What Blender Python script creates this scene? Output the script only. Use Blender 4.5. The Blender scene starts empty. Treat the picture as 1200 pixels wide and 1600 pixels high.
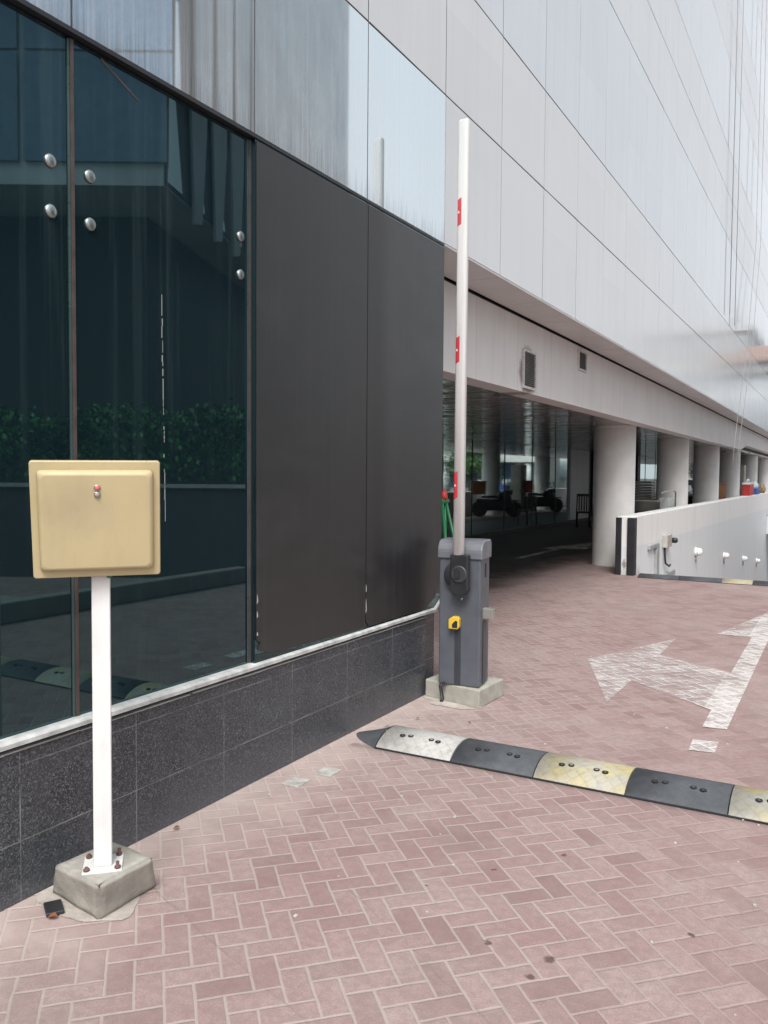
import bpy, bmesh, math, random
from mathutils import Vector, Matrix
random.seed(7)
S = bpy.context.scene
C = S.collection
rad = math.radians

# ------------------------------------------------------------------ camera
cam_d = bpy.data.cameras.new("camera"); cam = bpy.data.objects.new("camera", cam_d); C.objects.link(cam)
yaw, pitch, roll = rad(29.281), rad(-2.588), rad(0.44)
F = Vector((-math.sin(yaw)*math.cos(pitch), math.cos(yaw)*math.cos(pitch), math.sin(pitch)))
R0 = Vector((math.cos(yaw), math.sin(yaw), 0)); U0 = R0.cross(F)
R_ = math.cos(roll)*R0+math.sin(roll)*U0; U_ = -math.sin(roll)*R0+math.cos(roll)*U0
cam.matrix_world = Matrix(((R_.x,U_.x,-F.x,0),(R_.y,U_.y,-F.y,0),(R_.z,U_.z,-F.z,1.55),(0,0,0,1)))
cam_d.sensor_fit = 'VERTICAL'; cam_d.sensor_height = 24; cam_d.lens = 24*1291.8/1600
cam_d.clip_start = .05; cam_d.clip_end = 1500
S.camera = cam
S.render.resolution_x, S.render.resolution_y = 768, 1024

# ------------------------------------------------------------------ world, sun, exposure
SUN_EL, SUN_AZ = 52, 156        # azimuth measured clockwise from +Y
wld = bpy.data.worlds.new("World"); S.world = wld; wld.use_nodes = True
nt = wld.node_tree; bg = nt.nodes['Background']
sky = nt.nodes.new('ShaderNodeTexSky'); sky.sky_type = 'NISHITA'; sky.sun_disc = False
sky.sun_elevation = rad(SUN_EL); sky.sun_rotation = rad(SUN_AZ)
sky.dust_density = 6; sky.air_density = 1.0; sky.ozone_density = 1.0
hs = nt.nodes.new('ShaderNodeHueSaturation'); hs.inputs['Saturation'].default_value = .28
nt.links.new(sky.outputs[0], hs.inputs['Color']); 
mxs = nt.nodes.new('ShaderNodeMix'); mxs.data_type = 'RGBA'; mxs.inputs[0].default_value = .6
mxs.inputs[7].default_value = (4.45, 4.65, 4.85, 1)          # bright overcast veil mixed into the clear sky
nt.links.new(hs.outputs[0], mxs.inputs[6]); nt.links.new(mxs.outputs[2], bg.inputs[0])
bg.inputs[1].default_value = .14
sl = bpy.data.lights.new("sun", 'SUN'); so = bpy.data.objects.new("sun", sl); C.objects.link(so)
sl.energy = 1.5; sl.angle = rad(24); sl.color = (1, .985, .96)
sd = Vector((math.sin(rad(SUN_AZ))*math.cos(rad(SUN_EL)), math.cos(rad(SUN_AZ))*math.cos(rad(SUN_EL)), math.sin(rad(SUN_EL))))
so.rotation_euler = sd.to_track_quat('Z', 'Y').to_euler()
S.view_settings.view_transform = 'Standard'; S.view_settings.look = 'None'
S.view_settings.exposure = 0.95; S.view_settings.gamma = 1
S.render.engine = 'CYCLES'; S.cycles.max_bounces = 10; S.cycles.glossy_bounces = 6

# ------------------------------------------------------------------ material helpers
class NT:
    def __init__(s, name):
        s.m = bpy.data.materials.new(name); s.m.use_nodes = True; s.t = s.m.node_tree
        s.b = s.t.nodes['Principled BSDF']; s.out = s.t.nodes['Material Output']
    def node(s, ty, **kw):
        n = s.t.nodes.new(ty)
        for k, v in kw.items(): setattr(n, k, v)
        return n
    def set(s, sock, v):
        if isinstance(v, bpy.types.NodeSocket): s.t.links.new(v, sock)
        elif isinstance(v, (tuple, list)) and len(v) == 3 and sock.type == 'RGBA': sock.default_value = (*v, 1)
        else: sock.default_value = v
    def math(s, op, a, b=None, c=None, clamp=False):
        n = s.node('ShaderNodeMath', operation=op, use_clamp=clamp)
        for i, v in enumerate((a, b, c)):
            if v is not None: s.set(n.inputs[i], v)
        return n.outputs[0]
    def pos(s):
        if not hasattr(s, '_p'):
            g = s.node('ShaderNodeNewGeometry'); x = s.node('ShaderNodeSeparateXYZ'); s.t.links.new(g.outputs['Position'], x.inputs[0])
            s._p = (g.outputs['Position'], x.outputs[0], x.outputs[1], x.outputs[2])
        return s._p
    def obco(s): return s.node('ShaderNodeTexCoord').outputs['Object']
    def noise(s, vec, scale, detail=3, rough=.55, sc3=None):
        if sc3:
            mp = s.node('ShaderNodeMapping'); s.t.links.new(vec, mp.inputs[0]); mp.inputs['Scale'].default_value = sc3; vec = mp.outputs[0]
        n = s.node('ShaderNodeTexNoise'); s.t.links.new(vec, n.inputs['Vector'])
        n.inputs['Scale'].default_value = scale; n.inputs['Detail'].default_value = detail; n.inputs['Roughness'].default_value = rough
        return n.outputs[0]
    def ramp(s, f, *st):
        n = s.node('ShaderNodeValToRGB'); s.set(n.inputs[0], f); e = n.color_ramp.elements
        while len(e) < len(st): e.new(.5)
        for q, (p, c) in zip(e, st):
            q.position = p; q.color = (*c, 1) if isinstance(c, (tuple, list)) else (c, c, c, 1)
        return n.outputs[0]
    def mix(s, f, a, b, blend='MIX'):
        n = s.node('ShaderNodeMix', data_type='RGBA', blend_type=blend); s.set(n.inputs[0], f); s.set(n.inputs[6], a); s.set(n.inputs[7], b)
        return n.outputs[2]
    def bump(s, h, strength=.3, dist=.01):
        n = s.node('ShaderNodeBump'); n.inputs['Strength'].default_value = strength; n.inputs['Distance'].default_value = dist
        s.set(n.inputs['Height'], h); s.t.links.new(n.outputs[0], s.b.inputs['Normal'])
    def p(s, **kw):
        for k, v in kw.items(): s.set(s.b.inputs[k.replace('_', ' ')], v)

def sm(name, col, rough=.5, metal=0, var=.12, scale=6, bump=0, bs=60, ior=1.5, world=False, streak=0):
    n = NT(name); v = n.pos()[0] if world else n.obco()
    f = n.noise(v, scale, 5)
    dk = tuple(c*(1-var*1.6) for c in col); lt = tuple(min(.95, c*(1+var)) for c in col)
    c = n.ramp(f, (.3, dk), (.7, lt))
    if streak:
        st = n.noise(v, 1, 4, .6, (14, 14, .5))
        c = n.mix(n.ramp(st, (.5, 0.), (.8, streak)), c, tuple(q*.45 for q in col))
    rr = n.ramp(n.noise(v, scale*2.3, 3), (.3, max(0, rough-.06)), (.7, min(1, rough+.08)))
    n.p(Base_Color=c, Roughness=rr, Metallic=metal, IOR=ior)
    if bump: n.bump(n.noise(v, bs, 3), bump, .004)
    return n.m

# --- paving: 45 degree herringbone, brick width W
BW = .0865
def herring(n):
    _, x, y, z = n.pos()
    k = .70710678/BW
    u = n.math('ADD', n.math('MULTIPLY', n.math('ADD', x, y), k), 1.67)
    v = n.math('MULTIPLY', n.math('SUBTRACT', x, y), k)
    # slight wobble so that joints are not ruler straight
    p = n.pos()[0]
    wob = n.math('MULTIPLY', n.math('SUBTRACT', n.noise(p, 9, 2), .5), .10)
    u = n.math('ADD', u, wob); v = n.math('ADD', v, wob)
    i, j = n.math('FLOOR', u), n.math('FLOOR', v)
    fu, fv = n.math('SUBTRACT', u, i), n.math('SUBTRACT', v, j)
    km = n.math('FLOORED_MODULO', n.math('SUBTRACT', i, j), 4)
    km = n.math('ROUND', km)
    eq = [n.math('COMPARE', km, float(q), .1) for q in range(4)]
    inv = lambda a: n.math('SUBTRACT', 1.0, a)
    big = lambda d, e: n.math('ADD', d, n.math('MULTIPLY', e, 5))    # ignore this edge where e=1
    dl, dr, db, dt = fu, inv(fu), fv, inv(fv)
    dl = big(dl, eq[1]); dr = big(dr, eq[0]); db = big(db, eq[2]); dt = big(dt, eq[3])
    d = n.math('MINIMUM', n.math('MINIMUM', dl, dr), n.math('MINIMUM', db, dt))
    bi = n.math('SUBTRACT', i, eq[1]); bj = n.math('SUBTRACT', j, eq[2])
    cv = n.node('ShaderNodeCombineXYZ'); n.set(cv.inputs[0], bi); n.set(cv.inputs[1], bj)
    wn = n.node('ShaderNodeTexWhiteNoise', noise_dimensions='2D'); n.t.links.new(cv.outputs[0], wn.inputs[0])
    return d, wn.outputs[0], x, y, p
def pave_mat():
    n = NT("brick_paving"); d, rnd, x, y, p = herring(n)
    big = n.noise(p, .55, 4); mid = n.noise(p, 3.1, 5); fine = n.noise(p, 160, 3, .7)
    jw = n.math('ADD', .035, n.math('MULTIPLY', mid, .055))
    mr = n.node('ShaderNodeMapRange'); mr.interpolation_type = 'SMOOTHSTEP'
    n.set(mr.inputs[0], d); n.set(mr.inputs[1], n.math('MULTIPLY', jw, .45)); n.set(mr.inputs[2], n.math('MULTIPLY', jw, 1.4)); mr.inputs[3].default_value = 1; mr.inputs[4].default_value = 0
    joint = mr.outputs[0]
    br = n.ramp(rnd, (0, (.25, .156, .15)), (.35, (.305, .196, .188)), (.7, (.335, .225, .213)), (1, (.375, .268, .25)))
    br = n.mix(n.ramp(mid, (.42, 0.), (.7, .5)), br, (.39, .312, .29))           # dusty film
    br = n.mix(n.ramp(big, (.45, 0.), (.68, .42)), br, (.46, .39, .362))
    br = n.mix(n.ramp(fine, (.3, .5), (.64, 0.)), br, (.13, .085, .08))
    br = n.mix(n.ramp(n.noise(p, 26, 5, .7), (.42, .38), (.6, 0.)), br, (.185, .13, .122))
    br = n.mix(n.ramp(n.noise(p, 420, 2), (.66, 0.), (.74, .55)), br, (.5, .44, .41))  # pale grit
    # sandy joints near the wall, dirty ones out in the lane
    lane = n.math('ADD', n.math('MULTIPLY', n.math('ADD', x, 1.1), .8), n.math('MULTIPLY', n.math('SUBTRACT', big, .5), 3.2))
    lane = n.math('ADD', lane, n.math('MULTIPLY', n.math('SUBTRACT', y, 3.0), .22), clamp=True)
    jc = n.mix(lane, n.mix(mid, (.43, .375, .335), (.365, .315, .282)), n.mix(mid, (.20, .15, .138), (.36, .27, .25)))
    col = n.mix(n.math('MULTIPLY', joint, n.math('SUBTRACT', .60, n.math('MULTIPLY', lane, .28))), br, jc)
    # sand swept against the foot of the wall and grey oil marks in the lane
    foot = n.math('SUBTRACT', n.math('SUBTRACT', -2.05, x), n.math('MULTIPLY', n.math('SUBTRACT', mid, .5), 1.3))
    sand = n.math('MULTIPLY', n.ramp(n.math('MULTIPLY', foot, 1.6), (0, 0.), (1, .62)), n.ramp(n.math('SUBTRACT', 5.9, y), (0, 0.), (.7, 1.)))
    col = n.mix(sand, col, (.52, .44, .40))
    stn = n.noise(p, 1.15, 6, .62)
    col = n.mix(n.ramp(stn, (.58, 0.), (.72, .38)), col, (.17, .14, .13))
    # grime gathered along both edges of the speed bump and round the footings
    gb = n.math('MINIMUM', n.math('ABSOLUTE', n.math('SUBTRACT', y, 4.01)), n.math('ABSOLUTE', n.math('SUBTRACT', y, 4.405)))
    gb = n.math('ADD', gb, n.math('MULTIPLY', n.math('SUBTRACT', n.noise(p, 22, 4, .65), .45), .05))
    gb = n.math('MULTIPLY', n.ramp(n.math('MULTIPLY', gb, 10), (.1, .55), (.5, 0.)), n.math('GREATER_THAN', x, -2.45))
    col = n.mix(gb, col, (.12, .095, .088))
    # a few dark spills and hairline tyre scuffs
    for sx, sy, r in ((-1.0, 2.51, .016), (-.79, 2.52, .024), (-.815, 2.40, .018), (-.97, 3.26, .015), (-1.17, 3.0, .013), (-.42, 2.9, .016), (-1.35, 2.75, .008)):
        dd = n.math('SQRT', n.math('ADD', n.math('POWER', n.math('SUBTRACT', x, sx), 2), n.math('POWER', n.math('SUBTRACT', y, sy), 2)))
        dd = n.math('ADD', dd, n.math('MULTIPLY', n.math('SUBTRACT', n.noise(p, 55, 2), .5), .035))
        col = n.mix(n.ramp(n.math('DIVIDE', dd, r), (.55, .85), (1, 0.)), col, (.085, .045, .04))
    for (sx, sy, ang, off) in ((-1.2, 2.35, -32, 0), (-1.9, 2.1, -20, 0)):
        ca, sa = math.cos(rad(ang)), math.sin(rad(ang))
        ln = n.math('ADD', n.math('MULTIPLY', n.math('SUBTRACT', x, sx), -sa), n.math('MULTIPLY', n.math('SUBTRACT', y, sy), ca))
        al = n.math('ABSOLUTE', n.math('ADD', n.math('MULTIPLY', n.math('SUBTRACT', x, sx), ca), n.math('MULTIPLY', n.math('SUBTRACT', y, sy), sa)))
        ln = n.math('ABSOLUTE', n.math('ADD', ln, n.math('MULTIPLY', n.math('SUBTRACT', n.noise(p, 2.5, 3), .5), .08)))
        msk = n.math('MULTIPLY', n.ramp(n.math('DIVIDE', ln, .006), (.3, .75), (1, 0.)), n.ramp(n.math('DIVIDE', al, .9), (.8, 1.), (1, 0.)))
        msk = n.math('MULTIPLY', msk, n.ramp(mid, (.35, 0.), (.6, 1.)))
        col = n.mix(n.math('MULTIPLY', msk, .5), col, (.16, .125, .115))
    n.p(Base_Color=col, Roughness=n.ramp(fine, (.3, .72), (.7, .9)))
    h = n.math('SUBTRACT', n.math('ADD', n.math('MULTIPLY', fine, .35), n.math('MULTIPLY', rnd, .25)), n.math('MULTIPLY', joint, .8))
    n.bump(h, .55, .005)
    return n.m
def paint_mat():
    n = NT("worn_road_paint"); d, rnd, x, y, p = herring(n)
    joint = n.ramp(d, (.03, 1.), (.11, 0.))
    wear = n.noise(p, 7, 6, .65); fine = n.noise(p, 60, 4, .7)
    stem = n.math('GREATER_THAN', x, -.80)
    a = n.math('ADD', n.math('MULTIPLY', joint, .28), n.math('MULTIPLY', wear, .88))
    a = n.math('ADD', a, n.math('MULTIPLY', stem, .17)); a = n.math('ADD', a, n.math('MULTIPLY', n.math('SUBTRACT', fine, .5), .8))
    a = n.math('ADD', a, n.math('MULTIPLY', n.math('SUBTRACT', rnd, .5), .22))
    a = n.math('ADD', a, n.math('MULTIPLY', n.math('SUBTRACT', n.noise(p, 2.2, 4), .5), .7))
    a = n.ramp(a, (.28, .10), (.9, .95))
    n.p(Base_Color=(.62, .58, .56), Roughness=.75, Alpha=a)
    return n.m
M = {}
M['pave'] = pave_mat(); M['paint'] = paint_mat()

def granite():
    n = NT("speckled_granite"); p, x, y, z = n.pos()
    vo = n.node('ShaderNodeTexVoronoi'); n.t.links.new(p, vo.inputs[0]); vo.inputs['Scale'].default_value = 210
    sp = n.node('ShaderNodeSeparateColor'); n.t.links.new(vo.outputs['Color'], sp.inputs[0])
    c = n.ramp(sp.outputs[0], (0, (.008, .0095, .013)), (.45, (.021, .024, .030)), (.75, (.052, .056, .066)), (1, (.16, .17, .185)))
    c = n.mix(n.ramp(n.noise(p, 70, 5, .7), (.5, 0.), (.74, .6)), c, (.125, .13, .142))
    c = n.mix(n.ramp(n.noise(p, 2.2, 5), (.35, 0.), (.75, .3)), c, (.09, .095, .105))
    dust = n.ramp(n.math('ADD', z, n.math('MULTIPLY', n.noise(p, 3, 4), .22)), (.05, .6), (.30, 0.))
    c = n.mix(dust, c, (.095, .10, .112))
    # tile joints
    g = n.math('ABSOLUTE', n.math('SUBTRACT', n.math('FRACT', n.math('ADD', n.math('DIVIDE', n.math('SUBTRACT', y, 1.91), .556), .5)), .5))
    jy = n.math('LESS_THAN', g, .0045)
    jz = n.math('MAXIMUM', n.math('LESS_THAN', n.math('ABSOLUTE', n.math('SUBTRACT', z, .222)), .0022), n.math('LESS_THAN', n.math('ABSOLUTE', n.math('SUBTRACT', z, .50)), .0022))
    jj = n.math('MAXIMUM', jy, jz)
    jj = n.math('MULTIPLY', jj, n.ramp(n.noise(p, 4, 3), (.35, .12), (.65, .7)))
    c = n.mix(jj, c, (.28, .27, .25))
    n.p(Base_Color=c, Roughness=n.ramp(n.noise(p, 5, 4), (.3, .22), (.7, .5)))
    return n.m
M['granite'] = granite()

def cladding(name, base, rough, metal=0., ior=1.5, streak=.0, dark=(.35, .36, .36), sat=0):
    n = NT(name); p, x, y, z = n.pos()
    oi = n.node('ShaderNodeObjectInfo')
    c = n.ramp(n.noise(p, .8, 3), (.3, tuple(q*.95 for q in base)), (.7, base))
    if not streak:
        cvn = n.node('ShaderNodeCombineXYZ'); n.set(cvn.inputs[0], n.math('FLOOR', n.math('DIVIDE', n.math('SUBTRACT', y, 5.416), 1.082))); n.set(cvn.inputs[1], n.math('FLOOR', n.math('MULTIPLY', z, 1.03)))
        wnn = n.node('ShaderNodeTexWhiteNoise', noise_dimensions='2D'); n.t.links.new(cvn.outputs[0], wnn.inputs[0])
        c = n.mix(n.math('MULTIPLY', wnn.outputs[0], .22), c, tuple(q*.8 for q in base))
        c = n.mix(n.ramp(n.noise(p, 1, 5, .68, (1, 9, .3)), (.5, 0.), (.8, .28)), c, tuple(q*.72 for q in base))
    if streak:
        s1 = n.noise(p, 1, 5, .65, (1, 34, .45)); s2 = n.noise(p, 1, 3, .6, (1, 110, .9))
        zz = n.ramp(n.math('SUBTRACT', 4.25, z), (.1, .35), (1, 1.))
        f = n.math('MULTIPLY', n.ramp(n.math('ADD', n.math('MULTIPLY', s1, .75), n.math('MULTIPLY', s2, .25)), (.40, .12), (.72, streak)), zz)
        df = n.node('ShaderNodeBsdfDiffuse'); df.inputs[0].default_value = (.60, .62, .63, 1)
        ms = n.node('ShaderNodeMixShader'); n.t.links.new(f, ms.inputs[0]); n.t.links.new(n.b.outputs[0], ms.inputs[1]); n.t.links.new(df.outputs[0], ms.inputs[2])
        n.t.links.new(ms.outputs[0], n.out.inputs[0])
        # soot along the lower edge
        so_ = n.math('MULTIPLY', n.ramp(z, (.0, 0.), (1, 0.)), 1.)
        lo = n.math('ADD', z, n.math('MULTIPLY', n.math('SUBTRACT', s2, .5), .55))
        lo = n.ramp(n.math('SUBTRACT', lo, 3.1), (.06, .55), (.2, 0.))
        c = n.mix(lo, c, tuple(q*.45 for q in base))
    n.p(Base_Color=c, Roughness=rough, Metallic=metal, IOR=ior)
    return n.m
M['spandrel'] = cladding("mirror_spandrel_glass", (.64, .71, .745), .025, .94, streak=.4)
M['clad'] = cladding("white_composite_panel", (.555, .565, .58), .16, 0, 1.55)
M['cladglass'] = cladding("pale_blue_glazing", (.52, .56, .60), .06, 0, 1.6)

def tint_glass():
    n = NT("dark_tinted_glass"); p, x, y, z = n.pos()
    n.p(Base_Color=(.004, .011, .015), Roughness=.015, IOR=1.9, Specular_Tint=(.58, .95, 1.0))
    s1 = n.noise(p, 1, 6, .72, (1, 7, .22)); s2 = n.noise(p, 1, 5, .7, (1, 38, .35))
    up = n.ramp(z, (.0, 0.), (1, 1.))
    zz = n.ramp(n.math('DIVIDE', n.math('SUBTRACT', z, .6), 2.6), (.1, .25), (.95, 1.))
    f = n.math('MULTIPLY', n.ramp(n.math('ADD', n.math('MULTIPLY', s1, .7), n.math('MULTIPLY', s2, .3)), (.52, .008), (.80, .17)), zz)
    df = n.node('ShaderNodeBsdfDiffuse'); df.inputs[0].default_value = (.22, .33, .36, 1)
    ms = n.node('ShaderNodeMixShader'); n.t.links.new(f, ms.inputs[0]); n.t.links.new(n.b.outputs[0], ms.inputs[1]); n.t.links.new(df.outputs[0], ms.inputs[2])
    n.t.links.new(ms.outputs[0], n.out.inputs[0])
    return n.m
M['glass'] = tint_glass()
def lobby_glass():
    n = NT("teal_mirror_glass"); p = n.pos()[0]
    n.p(Base_Color=(.52, .66, .65), Roughness=.03, Metallic=.95)
    n.bump(n.noise(p, .9, 2), .05, .02)
    return n.m
M['lobby'] = lobby_glass()
def black_film():
    n = NT("matte_black_film"); p, x, y, z = n.pos()
    c = n.ramp(n.noise(p, 1.2, 3), (.3, (.008, .008, .0092)), (.7, (.011, .0108, .0122)))
    # chalky bloom on the film: broad wipe marks, thin runs from the top edge, a few scuffs
    wp = n.noise(p, 2.6, 6, .72, (1, 1.0, 1.7))
    c = n.mix(n.ramp(wp, (.50, 0.), (.78, .2)), c, (.060, .059, .064))
    sc = n.noise(p, 1, 5, .65, (1, 48, .35))
    c = n.mix(n.ramp(sc, (.54, 0.), (.8, .22)), c, (.09, .088, .09))
    scf = n.noise(p, 1, 6, .75, (1, 9, 14))
    c = n.mix(n.ramp(scf, (.70, 0.), (.74, .25)), c, (.12, .118, .12))
    n.p(Base_Color=c, Roughness=n.ramp(wp, (.3, .38), (.7, .48)), IOR=1.75)
    return n.m
M['film'] = black_film()
def ceil_mat():
    n = NT("glossy_metal_ceiling"); p, x, y, z = n.pos()
    n.p(Base_Color=(.55, .54, .53), Roughness=.09, Metallic=.6)
    w = n.noise(p, 1, 3, .5, (.5, 2.6, 1))
    n.bump(w, 1.0, .22)
    return n.m
M['ceiling'] = ceil_mat()
def beam_mat():
    n = NT("painted_white_beam"); p, x, y, z = n.pos()
    c = n.ramp(n.noise(p, 1.3, 4), (.3, (.63, .62, .605)), (.7, (.69, .68, .665)))
    st = n.noise(p, 1, 5, .62, (1, 7, .5))
    c = n.mix(n.ramp(st, (.5, 0.), (.75, .3)), c, (.48, .47, .455))
    jj = n.math('LESS_THAN', n.math('ABSOLUTE', n.math('SUBTRACT', n.math('FRACT', n.math('DIVIDE', n.math('SUBTRACT', y, 7.52), 1.08)), .5)), .004)
    c = n.mix(n.math('MULTIPLY', jj, .5), c, (.25, .24, .23))
    # soot round the first louvre
    ey = n.math('DIVIDE', n.math('SUBTRACT', y, 8.38), .30); ez = n.math('DIVIDE', n.math('SUBTRACT', z, 2.64), .29)
    dd = n.math('SQRT', n.math('ADD', n.math('MULTIPLY', ey, ey), n.math('MULTIPLY', ez, ez)))
    dd = n.math('ADD', dd, n.math('MULTIPLY', n.math('SUBTRACT', n.noise(p, 9, 4), .5), .5))
    c = n.mix(n.ramp(dd, (.75, .85), (1.15, 0.)), c, (.17, .13, .115))
    n.p(Base_Color=c, Roughness=.55)
    return n.m
M['beam'] = beam_mat()
def ramp_wall_mat():
    n = NT("two_tone_painted_wall"); p, x, y, z = n.pos()
    lim = n.math('SUBTRACT', .445, n.math('MULTIPLY', n.math('SUBTRACT', y, 13.2), .0074))
    g = n.math('LESS_THAN', z, lim)
    c = n.mix(g, (.78, .775, .76), (.69, .72, .73))
    c = n.mix(n.ramp(n.noise(p, 1, 5, .62, (3, 5, .5)), (.5, 0.), (.75, .3)), c, (.47, .48, .48))
    lowf = n.math('MULTIPLY', n.ramp(n.math('ADD', z, n.math('MULTIPLY', n.noise(p, 5, 3), .12)), (.02, .6), (.22, 0.)), n.math('LESS_THAN', y, 13.6))
    c = n.mix(lowf, c, (.30, .28, .26))
    rust = n.math('ADD', n.math('ABSOLUTE', n.math('ADD', x, 3.04)), n.math('ABSOLUTE', n.math('MULTIPLY', n.math('SUBTRACT', z, .17), .5)))
    rust = n.math('ADD', rust, n.math('MULTIPLY', n.math('SUBTRACT', n.noise(p, 30, 4), .5), .10))
    c = n.mix(n.math('MULTIPLY', n.ramp(rust, (.02, .8), (.055, 0.)), n.math('LESS_THAN', y, 13.2)), c, (.16, .12, .09))
    n.p(Base_Color=c, Roughness=.6); n.bump(n.noise(p, 40, 3), .08, .004)
    return n.m
M['rampwall'] = ramp_wall_mat()
def bump_mat(name, a, b, f0, f1):
    n = NT(name); p, x, y, z = n.pos()
    c = n.mix(n.ramp(n.noise(p, 6, 6, .65), (f0, 0.), (f1, 1.)), a, b)
    c = n.mix(n.ramp(n.noise(p, 30, 5, .65), (.48, 0.), (.72, .5)), c, tuple(.55*q for q in b))
    # diamond tread
    t1 = n.math('FRACT', n.math('MULTIPLY', n.math('ADD', x, y), 14)); t2 = n.math('FRACT', n.math('MULTIPLY', n.math('SUBTRACT', x, y), 14))
    t = n.math('MAXIMUM', n.math('LESS_THAN', t1, .16), n.math('LESS_THAN', t2, .16))
    c = n.mix(n.math('MULTIPLY', t, .16), c, tuple(.5*q for q in b))
    n.p(Base_Color=c, Roughness=.72); n.bump(t, .5, .004)
    return n.m
M['bump_white'] = bump_mat("worn_white_rubber", (.43, .42, .395), (.33, .32, .305), .45, .7)
M['bump_black'] = bump_mat("dusty_black_rubber", (.044, .049, .058), (.095, .10, .108), .35, .75)
M['bump_yellow'] = bump_mat("worn_yellow_rubber", (.44, .37, .17), (.36, .345, .305), .34, .56)

M['sill'] = sm("white_sill_paint", (.46, .465, .455), .55, var=.22, scale=14, bump=.15, world=True)
M['mullion'] = sm("brown_silicone", (.075, .055, .05), .4, var=.2, scale=12, world=True)
M['transom'] = sm("dark_transom", (.022, .022, .025), .45)
M['edge'] = sm("green_glass_edge", (.05, .085, .085), .3)
M['bolt'] = sm("polished_steel", (.36, .39, .38), .38, 1, var=.2)
M['peel'] = sm("peeling_paint_flakes", (.27, .27, .26), .8)
M['soffit'] = sm("soffit_panel", (.60, .59, .585), .35, var=.05, scale=2, world=True)
M['gap'] = sm("dark_joint_gap", (.055, .055, .06), .8)
M['col'] = sm("painted_concrete_column", (.64, .625, .605), .6, var=.07, scale=2.5, world=True, streak=.12)
M['pier'] = sm("grey_pier_panel", (.50, .52, .52), .4, var=.05, world=True)
M['dark'] = sm("dark_stone", (.03, .03, .032), .4)
M['louvre'] = sm("dark_louvre", (.24, .225, .21), .5)
M['frame'] = sm("louvre_frame", (.58, .56, .54), .5, var=.2, scale=20)
M['concrete'] = sm("rough_concrete", (.335, .318, .28), .88, var=.2, scale=9, bump=.9, bs=42)
M['concrete2'] = sm("footing_concrete", (.36, .345, .30), .88, var=.14, scale=9, bump=.6, bs=50)
M['mortar'] = sm("mortar_smear", (.42, .375, .335), .9, var=.2, scale=12, bump=.6, bs=70)
M['white'] = sm("white_powder_coat", (.68, .675, .66), .32, var=.05, scale=8, streak=.16)
M['beige'] = sm("beige_reader_plastic", (.47, .385, .22), .42, var=.06, scale=4)
def reader_mat():
    n = NT("beige_reader_dusty"); p, x, y, z = n.pos()
    c = n.ramp(n.noise(p, 4, 5), (.3, (.455, .37, .205)), (.7, (.49, .405, .235)))
    c = n.mix(n.ramp(n.noise(p, 1, 5, .65, (16, 16, 2.2)), (.48, 0.), (.75, .35)), c, (.36, .30, .19))
    dd = n.node('ShaderNodeVectorMath', operation='DISTANCE'); n.t.links.new(p, dd.inputs[0]); dd.inputs[1].default_value = (-2.25, 1.90, 1.44)
    sm_ = n.math('ADD', dd.outputs['Value'], n.math('MULTIPLY', n.math('SUBTRACT', n.noise(p, 18, 4), .5), .10))
    c = n.mix(n.ramp(sm_, (.03, .38), (.13, 0.)), c, (.27, .225, .15))
    c = n.mix(n.ramp(n.noise(p, 190, 2), (.70, 0.), (.76, .5)), c, (.25, .2, .12))
    n.p(Base_Color=c, Roughness=n.ramp(n.noise(p, 9, 4), (.3, .36), (.7, .55))); return n.m
M['beige'] = reader_mat()
M['boom'] = sm("white_boom_paint", (.72, .71, .70), .38, var=.05, scale=3)
def boomm():
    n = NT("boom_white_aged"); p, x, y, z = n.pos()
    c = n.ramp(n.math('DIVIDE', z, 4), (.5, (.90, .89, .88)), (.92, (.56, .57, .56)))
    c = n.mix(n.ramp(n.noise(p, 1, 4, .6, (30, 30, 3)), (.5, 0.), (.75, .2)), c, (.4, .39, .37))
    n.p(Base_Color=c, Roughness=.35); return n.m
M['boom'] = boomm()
M['cab'] = sm("grey_cabinet_paint", (.088, .096, .114), .42, var=.10, scale=7, bump=.12, bs=220)
M['hood'] = sm("grey_hood_paint", (.145, .152, .17), .38, var=.08, scale=6, bump=.12, bs=220)
M['blackp'] = sm("black_plastic", (.022, .023, .027), .4, var=.2)
M['darkgrey'] = sm("dark_grey_cover", (.04, .042, .05), .42)
M['yellow'] = sm("yellow_plastic", (.62, .42, .045), .35, var=.1)
M['red'] = sm("red_reflector", (.52, .045, .06), .3, var=.06)
M['steel'] = sm("zinc_steel", (.40, .385, .35), .42, .7, var=.1)
M['rust'] = sm("rusty_bolt", (.12, .06, .045), .8, var=.3, scale=40)
M['leaf_dry'] = sm("dry_leaf", (.20, .075, .03), .8)
M['green'] = sm("green_paint", (.012, .17, .06), .4)
M['orange'] = sm("orange_paint", (.65, .22, .04), .5)
M['leaf'] = sm("hedge_leaf", (.05, .16, .03), .55, var=.5, scale=1.6)
M['leaf2'] = sm("tree_leaf", (.05, .115, .028), .55, var=.45, scale=.8)
M['bark'] = sm("bark", (.12, .09, .065), .9, var=.3, scale=9, bump=.5)
M['planter'] = sm("planter_dark_render", (.055, .055, .058), .7, world=True)
M['cap'] = sm("planter_cap_stone", (.42, .41, .39), .6, world=True)
M['kerb'] = sm("kerb_stone", (.30, .28, .26), .8, world=True)
M['opp'] = sm("grey_cladding", (.46, .51, .545), .4, var=.15, scale=.5, world=True, streak=.12)
M['oppdark'] = sm("dark_recess_wall", (.035, .04, .042), .5, world=True)
M['oppwhite'] = sm("pale_fascia", (.6, .6, .58), .5, world=True)
M['skyglass'] = sm("reflective_glass", (.6, .66, .7), .04, .95, var=.03)
M['win'] = sm("dark_window_glass", (.03, .05, .075), .06, var=.1, ior=1.8)
M['winb'] = sm("blue_window_glass", (.10, .19, .30), .08, var=.1, ior=1.8)
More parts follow.
